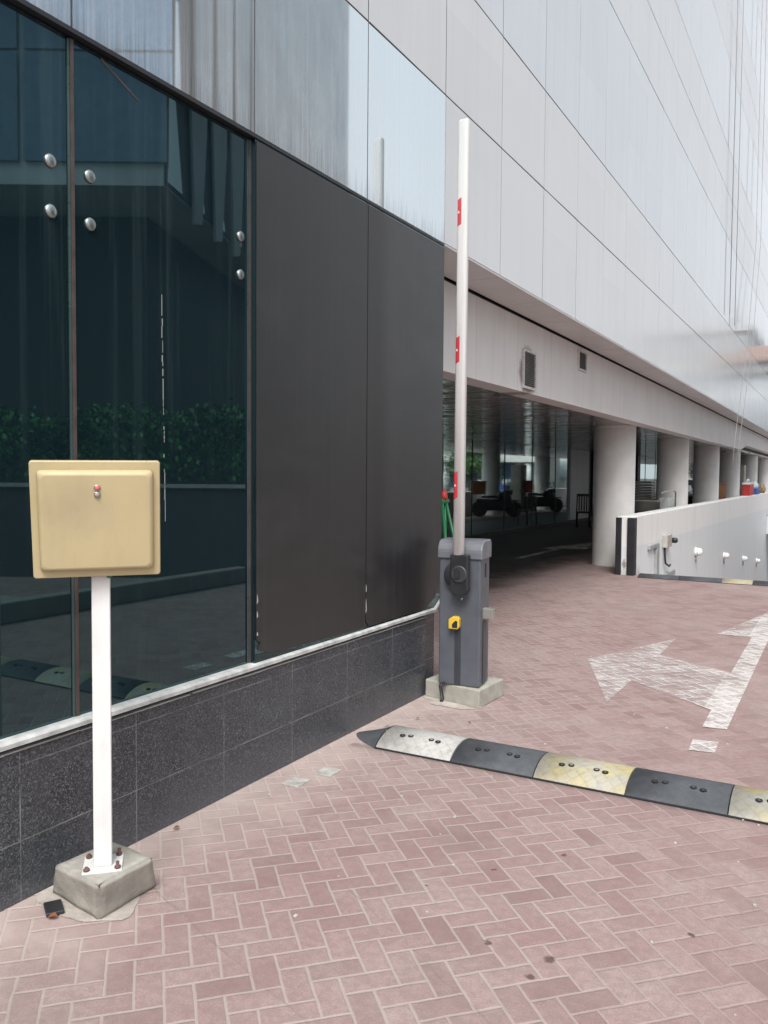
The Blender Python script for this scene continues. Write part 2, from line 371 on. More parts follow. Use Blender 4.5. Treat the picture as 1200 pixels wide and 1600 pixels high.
M['asphalt'] = sm("asphalt", (.05, .05, .052), .9, world=True, bump=.4)
M['farwall'] = sm("far_render", (.45, .40, .36), .7, world=True)
M['farblue'] = sm("far_blue_grey", (.62, .64, .65), .5, world=True)  # lightened so the far block carries distance haze in its base colour
M['winpale'] = sm("haze_paled_glass", (.42, .47, .51), .3, ior=1.5)  # distance haze painted into the glass colour as a paler tone
M['brown'] = sm("brown_canvas", (.30, .19, .14), .7)
M['wood'] = sm("dark_wood", (.035, .02, .018), .45)
M['rubber'] = sm("tyre_rubber", (.015, .015, .016), .8)
M['bikebody'] = sm("glossy_black_bodywork", (.012, .012, .014), .18)
M['bikebox'] = sm("orange_brown_box", (.28, .10, .03), .5)
M['redbox'] = sm("red_plastic", (.50, .035, .03), .4)
M['bluep'] = sm("blue_plastic", (.03, .10, .36), .4)
M['clearp'] = sm("pale_clear_plastic", (.55, .60, .62), .25)
M['carpaint'] = sm("white_car_paint", (.75, .76, .77), .15, var=.02)
M['bus'] = sm("dark_bus_paint", (.02, .022, .03), .15)
M['rope'] = sm("grey_rope", (.34, .34, .34), .8)
M['tan'] = sm("tan_cloth", (.32, .23, .14), .8, var=.3)
M['beigecab'] = sm("grey_beige_sheet", (.40, .38, .34), .5)
M['lens'] = sm("bulkhead_lens", (.80, .80, .78), .2, var=.03)
M['ledred'] = sm("red_lens", (.75, .13, .12), .15)
M['ledgrey'] = sm("unlit_lens", (.30, .27, .24), .15)
M['covergrey'] = sm("weathered_grey_cover", (.40, .385, .36), .8, var=.22, scale=22, bump=.3, world=True)
M['conduit'] = sm("grey_conduit", (.30, .32, .32), .6)

# ------------------------------------------------------------------ mesh helpers
class B:
    def __init__(s): s.bm = bmesh.new()
    def box(s, x0, x1, y0, y1, z0, z1, bev=0, smooth=False):
        r = bmesh.ops.create_cube(s.bm, size=1)
        bmesh.ops.scale(s.bm, vec=(x1-x0, y1-y0, z1-z0), verts=r['verts'])
        bmesh.ops.translate(s.bm, vec=((x0+x1)/2, (y0+y1)/2, (z0+z1)/2), verts=r['verts'])
        if bev:
            es = list({e for v in r['verts'] for e in v.link_edges})
            bmesh.ops.bevel(s.bm, geom=es, offset=bev, segments=3, affect='EDGES', profile=.5)
        return s
    def poly(s, pts):
        vs = [s.bm.verts.new(p) for p in pts]; return s.bm.faces.new(vs)
    def prism(s, pts, d):          # closed loop of 3D points pushed along d
        d = Vector(d); a = [s.bm.verts.new(p) for p in pts]; b = [s.bm.verts.new(Vector(p)+d) for p in pts]
        n = len(pts); s.bm.faces.new(a[::-1]); s.bm.faces.new(b)
        for i in range(n): s.bm.faces.new((a[i], a[(i+1) % n], b[(i+1) % n], b[i]))
        return s
    def tube(s, path, r, n=10, cap=True):
        path = [Vector(p) for p in path]; rs = r if isinstance(r, (list, tuple)) else [r]*len(path); rings = []
        for i, p in enumerate(path):
            t = (path[min(i+1, len(path)-1)]-path[max(i-1, 0)]).normalized()
            a = t.orthogonal().normalized() if i == 0 else (rings[-1][1]-t*rings[-1][1].dot(t)).normalized()
            b = t.cross(a)
            rings.append(([s.bm.verts.new(p+(a*math.cos(2*math.pi*k/n)+b*math.sin(2*math.pi*k/n))*rs[i]) for k in range(n)], a))
        for (q, _), (w, _) in zip(rings, rings[1:]):
            for k in range(n):
                f = s.bm.faces.new((q[k], q[(k+1) % n], w[(k+1) % n], w[k])); f.smooth = True
        if cap: s.bm.faces.new(rings[0][0][::-1]); s.bm.faces.new(rings[-1][0])
        return s
    def lathe(s, prof, c=(0, 0, 0), axis='Z', n=32):
        c = Vector(c); rings = []
        def pt(r, h, a):
            x, y = r*math.cos(a), r*math.sin(a)
            return c+{'Z': Vector((x, y, h)), 'Y': Vector((x, h, y)), 'X': Vector((h, x, y))}[axis]
        for r, h in prof: rings.append([s.bm.verts.new(pt(max(r, 1e-4), h, 2*math.pi*k/n)) for k in range(n)])
        for q, w in zip(rings, rings[1:]):
            for k in range(n):
                f = s.bm.faces.new((q[k], q[(k+1) % n], w[(k+1) % n], w[k])); f.smooth = True
        s.bm.faces.new(rings[0][::-1]); s.bm.faces.new(rings[-1])
        return s
    def move(s, mat): bmesh.ops.transform(s.bm, matrix=mat, verts=s.bm.verts); return s

def empty(name, loc=(0, 0, 0), rz=0):
    o = bpy.data.objects.new(name, None); C.objects.link(o); o.location = loc; o.rotation_euler[2] = rz
    o.empty_display_size = .1; return o
def obj(name, b, mat, parent=None, local=False, label=None, bevel=0, norm=True):
    me = bpy.data.meshes.new(name)
    if norm: bmesh.ops.recalc_face_normals(b.bm, faces=b.bm.faces)
    b.bm.to_mesh(me); b.bm.free()
    me.materials.append(M[mat] if isinstance(mat, str) else mat)
    o = bpy.data.objects.new(name, me); C.objects.link(o)
    if parent:
        o.parent = parent
        if not local:
            off = parent.location if parent.type == 'EMPTY' else Vector((0, 0, 0))
            o.matrix_parent_inverse = Matrix.Translation(-off)
    if label: o['label'] = label
    if bevel:
        m = o.modifiers.new("bevel", 'BEVEL'); m.width = bevel; m.segments = 3; m.limit_method = 'ANGLE'; m.angle_limit = rad(40); m.harden_normals = False
    return o
def tag(o, label, cat, group=None):
    o['label'] = label; o['category'] = cat
    if group: o['group'] = group
    return o
def struct(name, b, mat, **k): o = obj(name, b, mat, **k); o['kind'] = 'structure'; return o
def dup(o, loc, rz=None, label=None):
    def cp(a, par):
        c = a.copy(); C.objects.link(c)
        if par: c.parent = par
        for ch in a.children: cp(ch, c)
        return c
    c = cp(o, None); c.location = loc
    if rz is not None: c.rotation_euler[2] = rz
    if label: c['label'] = label
    return c

# ------------------------------------------------------------------ ground, ramp, street
FX = -2.56
b = B()
for x0, x1, y0, y1 in ((-60, -3.0, -30, 52), (-3.0, 2.3, -30, 13.3), (2.3, 60, -30, 52), (-3.0, 2.3, 37.2, 52)):
    b.poly([(x0, y0, 0), (x1, y0, 0), (x1, y1, 0), (x0, y1, 0)])
struct('pavement', b, 'pave')
b = B(); b.poly([(-250, 52, -.004), (250, 52, -.004), (250, 600, -.004), (-250, 600, -.004)])
b.poly([(-250, -250, -.03), (250, -250, -.03), (250, -30, -.03), (-250, -30, -.03)])
struct('road', b, 'asphalt')
b = B(); b.poly([(-2.95, 13.3, 0), (2.3, 13.3, 0), (2.3, 37.2, -3.3), (-2.95, 37.2, -3.3)])
struct('ramp', b, 'pave')
def drive_mat():  # dark sheet over the brick paving, opacity rising inward from two edges with noise
    n = NT("dark_driveway_sheet"); p, x, y, z = n.pos()
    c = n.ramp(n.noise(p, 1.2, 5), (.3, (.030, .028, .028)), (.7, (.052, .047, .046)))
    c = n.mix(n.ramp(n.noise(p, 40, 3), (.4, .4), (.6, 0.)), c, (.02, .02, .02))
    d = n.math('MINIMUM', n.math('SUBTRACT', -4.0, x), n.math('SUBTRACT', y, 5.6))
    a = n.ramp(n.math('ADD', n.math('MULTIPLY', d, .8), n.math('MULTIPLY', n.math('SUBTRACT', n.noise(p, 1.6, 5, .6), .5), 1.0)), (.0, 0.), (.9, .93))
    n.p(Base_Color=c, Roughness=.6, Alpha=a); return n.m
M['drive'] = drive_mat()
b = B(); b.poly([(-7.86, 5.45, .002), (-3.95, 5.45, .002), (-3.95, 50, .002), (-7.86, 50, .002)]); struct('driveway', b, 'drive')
# road markings
b = B(); Z = .006
b.poly([(-1.88, 6.89, Z), (-1.40, 5.64, Z), (-1.39, 6.34, Z), (-.75, 5.80, Z), (-.745, 5.38, Z), (-.605, 5.40, Z), (-.62, 8.66, Z), (-.77, 8.66, Z), (-.765, 6.98, Z), (-1.385, 7.37, Z), (-1.39, 8.22, Z)])
b.poly([(-1.08, 8.67, Z), (-.77, 8.66, Z), (-.62, 8.66, Z), (-.30, 8.66, Z), (-.69, 10.75, Z)])
b.poly([(-.755, 5.09, Z), (-.745, 4.88, Z), (-.61, 4.90, Z), (-.615, 5.11, Z)])
b.poly([(-5.42, 14.7, Z), (-5.27, 14.7, Z), (-5.25, 16.9, Z), (-5.40, 16.9, Z)])
b.poly([(-5.75, 16.9, Z), (-4.78, 17.3, Z), (-5.16, 19.3, Z)])
struct('road_marking', b, 'paint')
# mortar spread on the paving round the two footings
def blob(cx, cy, rx, ry, z, seed, n=40):
    rnd = random.Random(seed); b = B(); ph = [rnd.uniform(0, 6.28) for _ in range(5)]
    pts = []
    for k in range(n):
        a = 2*math.pi*k/n; r = 1+.10*math.sin(2*a+ph[0])+.08*math.sin(3*a+ph[1])+.06*math.sin(5*a+ph[2])+.04*math.sin(9*a+ph[3])
        pts.append((max(FX+.004, cx+rx*r*math.cos(a)), cy+ry*r*math.sin(a), z))
    b.poly(pts); return b
struct('mortar_patch', blob(-2.36, 2.06, .185, .165, .003, 3), 'mortar')
struct('mortar_patch', blob(-2.33, 5.2, .26, .22, .003, 5), 'mortar')

# ------------------------------------------------------------------ the office building
bd = empty('office_building', (FX, 5.4, 0))
tag(bd, 'long office building with dark glass, black panels and pale cladding over an open undercroft', 'building')
YA = -2.17; PW = 1.082
ys = [2.17+PW*k for k in range(-4, 4)]       # -2.16 ... 5.416
obj('granite_plinth', B().box(-3.3, FX, -2.2, 5.18, 0, .552), 'granite', bd, bevel=.004)
obj('granite_plinth', B().box(-3.3, FX-.05, 5.183, 5.42, 0, .545), 'granite', bd, bevel=.004, label='short set-back granite plinth at the corner')
b = B(); b.prism([(FX-.12, -2.2, .605), (FX+.002, -2.2, .602), (FX+.018, -2.2, .592), (FX+.018, -2.2, .576), (FX-.12, -2.2, .576)], (0, 7.50, 0))
b.prism([(FX-.05, 5.30, .605), (FX+.0185, 5.30, .592), (FX+.0185, 5.42, .66), (FX-.05, 5.42, .68)], (0, 0, -.018))
obj('window_sill', b, 'sill', bd)
b = B(); rr = random.Random(4)
y = -2.2
while y < 5.17:
    L = rr.uniform(.12, .6); e = min(y+L, 5.17)
    b.box(FX-.02, FX+.006+rr.uniform(0, .004), y, e, .5535, .5535+rr.uniform(.004, .008)); y = e+rr.choice((.002, .004, .02))
obj('mortar_bead', b, 'peel', bd)
obj('corner_flashing', B().box(FX-.3, FX-.028, 5.19, 5.43, .553, .572), 'sill', bd)
for y0 in ys[:-3]:
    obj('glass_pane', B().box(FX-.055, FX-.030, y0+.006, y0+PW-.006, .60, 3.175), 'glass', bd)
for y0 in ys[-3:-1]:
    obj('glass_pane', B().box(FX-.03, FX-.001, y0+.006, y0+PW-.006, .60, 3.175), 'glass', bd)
for y0 in ys[1:-2]:
    ym = y0+.02 if y0 < 3 else y0
    obj('mullion', B().box(FX-.05, FX-.024, ym-.007, ym+.007, .605, 3.172), 'mullion', bd)
    if y0 > 0: obj('glass_edge', B().box(FX-.05, FX-.029, ym-.018, ym-.009, .605, 3.17), 'edge', bd)
# black film panels, with torn lower corners
y0 = ys[-3]
p1 = [(y0+.012, .72), (y0+.045, .70), (y0+.03, .665), (y0+.09, .645), (y0+.16, .63), (y0+PW-.004, .612), (y0+PW-.004, 3.165), (y0+.012, 3.165)]
y1 = ys[-2]
p2 = [(y1+.05, .615), (y1+.84, .612), (y1+.90, .65), (y1+.98, .68), (y1+1.03, .76), (y1+PW-.01, .77), (y1+PW-.01, 3.165), (y1+.004, 3.165), (y1+.004, .65)]
for pp in (p1, p2):
    obj('black_panel', B().prism([(FX, q, z) for q, z in pp], (.006, 0, 0)), 'film', bd)
rr = random.Random(9)
def flake(yc, z, w, h):
    q = [(FX+.0065, yc-w, z), (FX+.010, yc+w*rr.uniform(.2, .8), z+h*.25), (FX+.009, yc+w*.4, z+h*.6), (FX+.0065, yc-w*.3, z+h)]
    obj('paint_flake', B().prism(q, (.0015, 0, 0)), 'peel', bd)
for z, h in ((.90, .05), (.83, .035), (.74, .02)): flake(y0+.016, z, .0035, h)
for z, h in ((.70, .09), (.83, .05)): flake(y1+.002, z, .0022, h)
rr = random.Random(5)
z = 1.34
while z < 2.36:
    L = rr.choice((.008, .015, .03, .05, .09)); w = rr.uniform(.0007, .0026); yc = 2.672-.018*(z-1.3)+rr.uniform(-.002, .002)
    obj('silicone_dab', B().box(FX-.032, FX-.0285, yc-w, yc+w, z, z+L), 'peel', bd); z += L+rr.choice((.001, .004, .012, .05))
b = B(); b.prism([(FX-.032, 2.33, 3.155), (FX-.032, 2.334, 3.166), (FX-.032, 2.53, 3.078), (FX-.032, 2.528, 3.073)], (.004, 0, 0))
obj('tape_strip', b, 'mullion', bd)
for yy in (2.07, 2.25, 3.15):
    for z in (2.50, 2.68):
        obj('glass_bolt', B().lathe([(.001, -.004), (.024, -.004), (.026, .001), (.022, .007), (.012, .010), (.001, .011)], (FX-.028, yy*1.01, 1.55+(z-1.55)*1.01), 'X', 20), 'bolt', bd)
obj('transom', B().box(FX-.10, FX+.003, -2.2, 5.412, 3.180, 3.196), 'transom', bd)
for k, y0 in enumerate(ys[:-1]):
    t = rr.uniform(-.0015, .0015)
    obj('spandrel_panel', B().prism([(FX+t, y0+.005, 3.20), (FX-t, y0+PW-.005, 3.20), (FX-t*.5, y0+PW-.005, 4.228), (FX+t*1.5, y0+.005, 4.228)], (-.03, 0, 0)), 'spandrel', bd)
# pale cladding rows
rows = [3.20, 4.235, 5.13, 7.03, 8.0, 8.95, 10.8, 11.75, 12.7, 14.55, 15.5, 16.45, 18.3, 19.25, 20.2, 22.05]
for r in range(len(rows)-1):
    za, zb = rows[r], rows[r+1]; isg = zb-za > 1.5
    b = B(); g = .006
    ystart = 0 if r == 0 else -7
    for k in range(ystart, 52):
        ya = 5.416+PW*k; yb = ya+PW
        t = rr.uniform(-.0009, .0009); t2 = rr.uniform(-.001, .001)
        gy = .0075
        b.prism([(FX+t, ya+gy, za+g), (FX-t, yb-gy, za+g), (FX-t+t2, yb-gy, zb-g), (FX+t+t2, ya+gy, zb-g)], (-.03, 0, 0))
    obj('window_band' if isg else 'cladding_band', b, 'cladglass' if isg else 'clad', bd)
YE = 5.416+PW*52
obj('wall_core', B().box(-8.6, FX-.0035, -2.2, YE, 4.2, 22), 'gap', bd)
obj('wall_core', B().box(-8.6, FX-.09, -2.2, 5.4, .61, 3.17), 'gap', bd)
obj('wall_core', B().box(-8.6, FX-.0035, -2.2, 5.4, 3.202, 4.19), 'gap', bd)
obj('end_wall', B().box(-8.6, FX-.06, 5.401, 5.44, 0, 2.42), 'pier', bd)
b = B()
for k in range(0, 52): b.box(-2.955, FX-.004, 5.42+PW*k+.004, 5.42+PW*(k+1)-.004, 3.19, 3.21)
obj('soffit', b, 'soffit', bd)
obj('soffit_backing', B().box(-2.95, FX-.0035, 5.42, YE, 3.212, 4.19), 'gap', bd)
b = B()
prof = [(5.42, 2.42), (28.2, 2.42), (29.9, 2.60), (YE, 2.60), (YE, 3.165), (5.42, 3.165)]
b.prism([(-2.97, q, z) for q, z in prof], (-.25, 0, 0))
obj('beam', b, 'beam', bd)
obj('shadow_gap', B().box(-3.2, -2.985, 5.42, YE, 3.166, 3.188), 'transom', bd)
obj('ceiling', B().box(-8.6, -3.222, 5.44, YE, 2.425, 2.5), 'ceiling', bd)
obj('slab', B().box(-8.6, -3.222, 5.44, YE, 2.51, 4.19), 'gap', bd)
CY = [14.55, 20.0, 25.2, 30.4, 36.6, 42.2, 48.4]
for yy in CY:
    h = 2.43 if yy < 44 else 2.43
    obj('column', B().lathe([(.36, 0), (.355, .02), (.35, .03), (.35, h-.06), (.346, h-.055), (.346, h-.05), (.35, h-.045), (.35, h)], (-3.56, yy, 0), 'Z', 48), 'col', bd)
# undercroft glazing
yy = 5.45
while yy < 42:
    ye = min(yy+2.16, 42)
    if not (26.2 < yy < 28.0): obj('lobby_glass_pane', B().box(-7.95, -7.9, yy+.012, ye-.012, .12, 2.42), 'lobby', bd)
    obj('lobby_mullion', B().box(-7.95, -7.885, yy-.006, yy+.006, .10, 2.42), 'transom', bd)
    yy = ye
obj('lobby_plinth', B().box(-8.2, -7.87, 5.45, 42, 0, .118), 'dark', bd)
for q in range(3): obj('pier_panel', B().box(-8.1, -7.84, 26.3+q*.73, 26.3+q*.73+.722, .12, 2.42), 'pier', bd)
obj('lobby_wall', B().box(-8.6, -7.96, 5.45, 42.05, 0, 2.42), 'dark', bd)
obj('lobby_post', B().box(-7.99, -7.80, 35.9, 36.4, 0, 2.42), 'dark', bd)
# louvres
def louvre(y0, y1, z0, z1, n):
    t = empty('louvre_vent', (-2.97, (y0+y1)/2, z0)); t.parent = bd; t.matrix_parent_inverse = Matrix.Translation(-Vector(bd.location))
    x = -2.97; w = .022
    f = B().box(x-.01, x+.022, y0, y0+w, z0, z1).box(x-.01, x+.022, y1-w, y1, z0, z1).box(x-.01, x+.021, y0+w, y1-w, z0, z0+w).box(x-.01, x+.021, y0+w, y1-w, z1-w, z1)
    def ch(nm, b, m):
        o = obj(nm, b, m); o.parent = t; o.matrix_parent_inverse = Matrix.Translation(-Vector(t.location)); return o
    ch('frame', f, 'frame'); ch('backing', B().box(x-.01, x+.002, y0+w, y1-w, z0+w, z1-w), 'dark')
    s = B(); h = (z1-z0-2*w)/n
    for k in range(n):
        zz = z0+w+k*h
        s.prism([(x+.003, y0+w, zz+h*.55), (x+.018, y0+w, zz+h*.1), (x+.018, y0+w, zz+h*.3), (x+.003, y0+w, zz+h*.75)], (0, y1-y0-2*w, 0))
    ch('slats', s, 'louvre')
louvre(8.19, 8.58, 2.46, 2.86, 18)
louvre(10.17, 10.53, 2.87, 3.12, 13)

# ------------------------------------------------------------------ ramp walls
rw = tag(obj('ramp_wall', B().box(-3.16, -2.89, 13.16, 60, -5, .925), 'rampwall', bevel=.012), 'low white and pale grey painted wall running along the left edge of the ramp', 'wall')
tag(obj('ramp_wall', B().box(2.05, 2.3, 13.4, 37.2, -5, .925), 'rampwall', bevel=.012), 'low painted wall along the outer edge of the ramp', 'wall')
pt = empty('ramp_portal', (-.3, 37.2, 0)); tag(pt, 'dark basement opening at the foot of the ramp', 'portal')
obj('lintel', B().box(-2.88, 2.3, 37.2, 37.6, -.75, -.01), 'rampwall', pt)
obj('back_wall', B().box(-2.88, 2.3, 42, 42.3, -5, -.02), 'dark', pt)
for x0, x1, lb in ((-3.175, -3.085, 'black rubber guard strip on the end face of the ramp wall, nearer the round column'), (-2.995, -2.872, 'black rubber guard wrapped round the outer corner of the ramp wall')):
    o = B().box(x0, x1, 13.125, 13.19, 0, .905)
    if x1 > -2.9: o.box(-2.92, -2.872, 13.195, 13.26, 0, .905)
    tag(obj('corner_guard', o, 'blackp', bevel=.012), lb, 'corner guard', 'rubber guards on the ramp wall end')
WX = -2.89
wl = None
for k, (yy, zz) in enumerate(((19.15, -.09), (23.96, -.57), (28.74, -1.06), (33.3, -1.53))):
    if k == 0:
        wl = empty('wall_light', (WX, yy, zz))
        obj('back_plate', B().lathe([(.10, 0), (.10, .03), (.085, .045), (.001, .046)], (0, 0, 0), 'X', 24), 'lens', wl, local=True)
        obj('lens', B().lathe([(.085, .047), (.088, .09), (.07, .13), (.035, .15), (.001, .155)], (0, 0, 0), 'X', 24), 'lens', wl, local=True)
        obj('conduit_stub', B().tube([(.02, 0, -.10), (.02, 0, -.22)], .018, 8), 'conduit', wl, local=True)
        t = wl
    else: t = dup(wl, (WX, yy, zz))
    tag(t, ['nearest and largest white bulkhead light on the grey ramp wall', 'second white bulkhead light from the junction box on the ramp wall', 'third white bulkhead light down the ramp wall', 'farthest and smallest white bulkhead light down the ramp wall'][k], 'wall light', 'bulkhead lights along the ramp wall')
jb = empty('junction_box', (WX, 15.7, .38)); tag(jb, 'beige junction box with hanging cable and black socket on the ramp wall', 'junction box')
obj('box', B().box(WX, WX+.09, 15.42, 15.86, .27, .50, .012), 'beigecab', jb)
obj('socket', B().lathe([(.001, 0), (.05, 0), (.05, .10), (.035, .13), (.001, .131)], (WX+.05, 15.90, .38), 'X', 16), 'blackp', jb)
obj('cable', B().tube([(WX+.03, 15.5, .27), (WX+.035, 15.5, .1), (WX+.04, 15.55, -.02), (WX+.07, 15.75, -.09), (WX+.05, 15.95, -.08)], .018, 8), 'blackp', jb)
cd = B().box(WX, WX+.05, 14.15, 14.92, .33, .40).box(WX, WX+.05, 14.72, 14.93, -.32, .329).box(WX, WX+.049, 14.94, 16.5, -.32, -.22)
tag(obj('conduit_trunking', cd, 'conduit', bevel=.006), 'stepped grey trunking box fixed low on the ramp wall', 'trunking')

# ------------------------------------------------------------------ speed bumps
def speed_bump(name, x0, yN, yF, h, segs, label, tip=True, rz=0):
    t = empty(name, (x0, (yN+yF)/2, 0)); tag(t, label, 'speed bump', 'rubber speed bumps')
    w = yF-yN; yc = (yN+yF)/2; N = 12
    def prof(sc=1.0):
        return [(yc+(-w/2+w*i/N)*sc, h*sc*(1-abs(-1+2*i/N)**2.1)**.85 if 0 < i < N else 0.0) for i in range(N+1)]
    x = x0
    if tip:
        b = B(); prev = None
        for q in range(7):
            f = q/6; sc = max(.12, f**.55); xx = x+f*.22
            ring = [b.bm.verts.new((xx, yy, z*(.2+.8*f)+.003)) for yy, z in prof(sc)]
            if prev:
                for i in range(N):
                    fc = b.bm.faces.new((prev[i], prev[i+1], ring[i+1], ring[i])); fc.smooth = True
            prev = ring
        obj('end_cap', b, 'bump_black', t); x += .223
        x_s = x
    Lt = sum(q for q, _ in segs)
    obj('base_strip', B().box(x, x+Lt, yN-.006, yF+.006, .001, .0075), 'rubber', t)
    for L, m in segs:
        b = B(); pr = prof(); g = .003
        a = [b.bm.verts.new((x+g, yy, z+.003)) for yy, z in pr]; c = [b.bm.verts.new((x+L-g, yy, z+.003)) for yy, z in pr]
        for i in range(N):
            fc = b.bm.faces.new((a[i], a[i+1], c[i+1], c[i])); fc.smooth = True
        b.bm.faces.new(a); b.bm.faces.new(c[::-1]); 
        s = obj('segment', b, m, t)
        if name == 'speed_bump' and x < 1.2 and yN < 6:
            for fx in (.26, .36, .64, .74):
                bb = B(); zt = h*(1-abs(.42)**2.1)**.85
                yv = yc-.21*w
                bb.lathe([(.016, 0), (.016, .006), (.010, .0065), (.009, -.002), (.001, -.003)], (x+L*fx, yv+(.012 if fx in (.36, .64) else 0), zt+.003), 'Z', 12)
                obj('bolt_cup', bb, 'rubber', s)
        x += L
W_, K_, Y_ = 'bump_white', 'bump_black', 'bump_yellow'
speed_bump('speed_bump', -2.52, 4.01, 4.385, .068, [(.465, W_), (.465, K_), (.465, Y_), (.465, K_), (.465, Y_), (.465, K_), (.465, Y_), (.465, K_), (.465, W_)],
           'black, white and worn yellow rubber speed bump crossing the brick paving in the foreground')
speed_bump('speed_bump', -2.78, 12.92, 13.24, .05, [(.60, K_), (.60, K_), (.42, Y_), (.6, K_), (.42, Y_), (.6, K_), (.42, Y_)],
           'far speed bump mostly black with a yellow section at the head of the ramp', tip=False)

# ------------------------------------------------------------------ barrier gate
bg_ = empty('barrier_gate', (-2.26, 5.22, 0)); tag(bg_, 'grey parking barrier cabinet with its white boom raised upright', 'barrier gate')
b = B(); b.prism([(-2.545, 5.15, 0), (-2.095, 5.045, 0), (-2.075, 5.44, 0), (-2.52, 5.50, 0)], (0, 0, .122)); 
obj('concrete_base', b, 'concrete2', bg_, bevel=.008)
# cabinet axes: u along front (towards +X), v into depth
A0 = Vector((-2.415, 5.085, 0)); u = Vector((.30, .012, 0)).normalized(); v = Vector((-.04, .26, 0)).normalized()
def cabpt(a, d, z): return A0+u*a+v*d+Vector((0, 0, z))
W, D = .300, .25
def cabprism(a0, a1, d0, d1, z0, z1): return B().prism([cabpt(a0, d0, z0), cabpt(a1, d0, z0), cabpt(a1, d1, z0), cabpt(a0, d1, z0)], (0, 0, z1-z0))
cabinet = obj('cabinet', cabprism(0, W, 0, D, .1225, .995), 'cab', bg_, bevel=.012)
b = B(); pr = []
d0, d1, z0, zt = -.012, D+.012, .985, 1.112
pr = [(d0, z0), (d0, z0+.045)]
for k in range(1, 7):
    a = math.pi/2*k/6; pr.append((d0+.085*(1-math.cos(a)), z0+.045+(zt-z0-.045)*math.sin(a)))
pr += [(d1-.03, zt), (d1, zt-.03), (d1, z0)]
b.prism([cabpt(-.012, d, z) for d, z in pr], u*(W+.024))
obj('hood', b, 'hood', bg_, bevel=.010)
b = B().prism([cabpt(W+.001, .115, .86), cabpt(W+.001, .155, .86), cabpt(W+.001, .155, .955), cabpt(W+.001, .115, .955)], u*.004)
obj('lock_slot', b, 'blackp', bg_)
obj('hood_screw', B().lathe([(.001, 0), (.006, 0), (.006, .003), (.001, .004)], cabpt(W+.012, .14, 1.01), 'X', 10), 'bolt', bg_)
# recess strips on the front and the side
obj('front_strip', cabprism(.120, .163, -.007, -.0005, .135, .52), 'darkgrey', bg_, bevel=.002)
obj('side_strip', B().prism([cabpt(W+.0005, .07, .14), cabpt(W+.0005, .15, .14), cabpt(W+.0005, .15, .56), cabpt(W+.0005, .07, .56)], u*.006), 'darkgrey', bg_, bevel=.002)
# pivot, bracket
PV = cabpt(.135, 0, .88); BX = -2.245
def disc(c, r, y0, y1, seg=36):
    return B().lathe([(.001, y0), (r*.93, y0), (r, y0+(y1-y0)*.3), (r, y1), (.001, y1)], c, 'Y', seg)
obj('pivot_disc', disc(PV, .088, -.045, -.001), 'darkgrey', bg_)
br_ = B()
cx = BX+.004
pts = [(cx-.055, 1.025), (cx+.074, 1.025), (cx+.074, .79), (cx+.052, .76), (cx+.005, .748), (cx-.035, .757), (cx-.055, .78)]
br_.prism([(x, PV.y-.095, z) for x, z in pts], (0, .05, 0))
br = obj('boom_bracket', br_, 'blackp', bg_, bevel=.008)
b = B(); n = 20
for k in range(n):
    a0_, a1_ = math.pi*2*k/n, math.pi*2*(k+1)/n
obj('bracket_ring', B().lathe([(.038, -.004), (.052, -.010), (.058, -.004), (.058, .004), (.038, .004)], (cx+.012, PV.y-.095, .895), 'Y', 28), 'darkgrey', br)
obj('bracket_slot', B().prism([(cx-.022, PV.y-.107, .865), (cx+.012, PV.y-.107, .865), (cx+.022, PV.y-.107, .88), (cx+.022, PV.y-.107, .915), (cx+.012, PV.y-.107, .93), (cx-.022, PV.y-.107, .93)], (0, .012, 0)), 'rubber', br)
obj('bracket_bolt', B().lathe([(.001, -.010), (.008, -.009), (.011, 0), (.011, .004)], (cx+.012, PV.y-.05, .726), 'Y', 12), 'bolt', br)
# boom: rounded flat extrusion
BX = -2.245; BYc = PV.y-.068
b = B(); ring = []
nb = 28
for k in range(nb):
    a = 2*math.pi*k/nb; ca, sa = math.cos(a), math.sin(a)
    ring.append((BX+.0375*math.copysign(abs(ca)**.62, ca), BYc+.026*math.copysign(abs(sa)**.75, sa)))
v0 = [b.bm.verts.new((x, y, 1.0)) for x, y in ring]; v1 = [b.bm.verts.new((x+.005, y, 3.84)) for x, y in ring]
for k in range(nb):
    f = b.bm.faces.new((v0[k], v0[(k+1) % nb], v1[(k+1) % nb], v1[k])); f.smooth = True
v2 = [b.bm.verts.new((BX+.006+(x-BX)*.93, BYc+(y-BYc)*.93, 3.852)) for x, y in ring]
for k in range(nb): b.bm.faces.new((v1[k], v1[(k+1) % nb], v2[(k+1) % nb], v2[k]))
b.bm.faces.new(v2); b.bm.faces.new(v0[::-1])
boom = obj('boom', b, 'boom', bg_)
obj('boom_groove', B().box(BX+.0355, BX+.0392, BYc-.008, BYc-.004, 1.03, 3.80), 'conduit', boom)
for z0, z1 in ((1.385, 1.575), (2.276, 2.46), (3.165, 3.352)):
    xo = .006*(z0-1)/2.84
    b = B(); rows_ = []
    xs = [-.036, -.030, -.022, -.012, -.002]
    for q in xs:
        c_ = abs(q/.0375)**(1/.62); s_ = math.sqrt(max(0, 1-c_*c_)); yq = BYc-.026*s_**.75-.0008
        sl_ = .018*(q-xs[0])/(xs[-1]-xs[0])
        rows_.append((b.bm.verts.new((BX+xo+q, yq, z0+sl_)), b.bm.verts.new((BX+xo+q, yq, z1-.016+sl_))))
    for p_, q_ in zip(rows_, rows_[1:]): b.bm.faces.new((p_[0], q_[0], q_[1], p_[1])).smooth = True
    rf = obj('reflector', b, 'red', boom)
    zc = (z0+z1)/2
    obj('reflector_mark', B().prism([(BX+xo-.024, BYc-.0262, zc-.008), (BX+xo-.014, BYc-.0262, zc), (BX+xo-.022, BYc-.0262, zc+.012), (BX+xo-.026, BYc-.0262, zc+.002)], (0, .0022, 0)), 'white', rf)
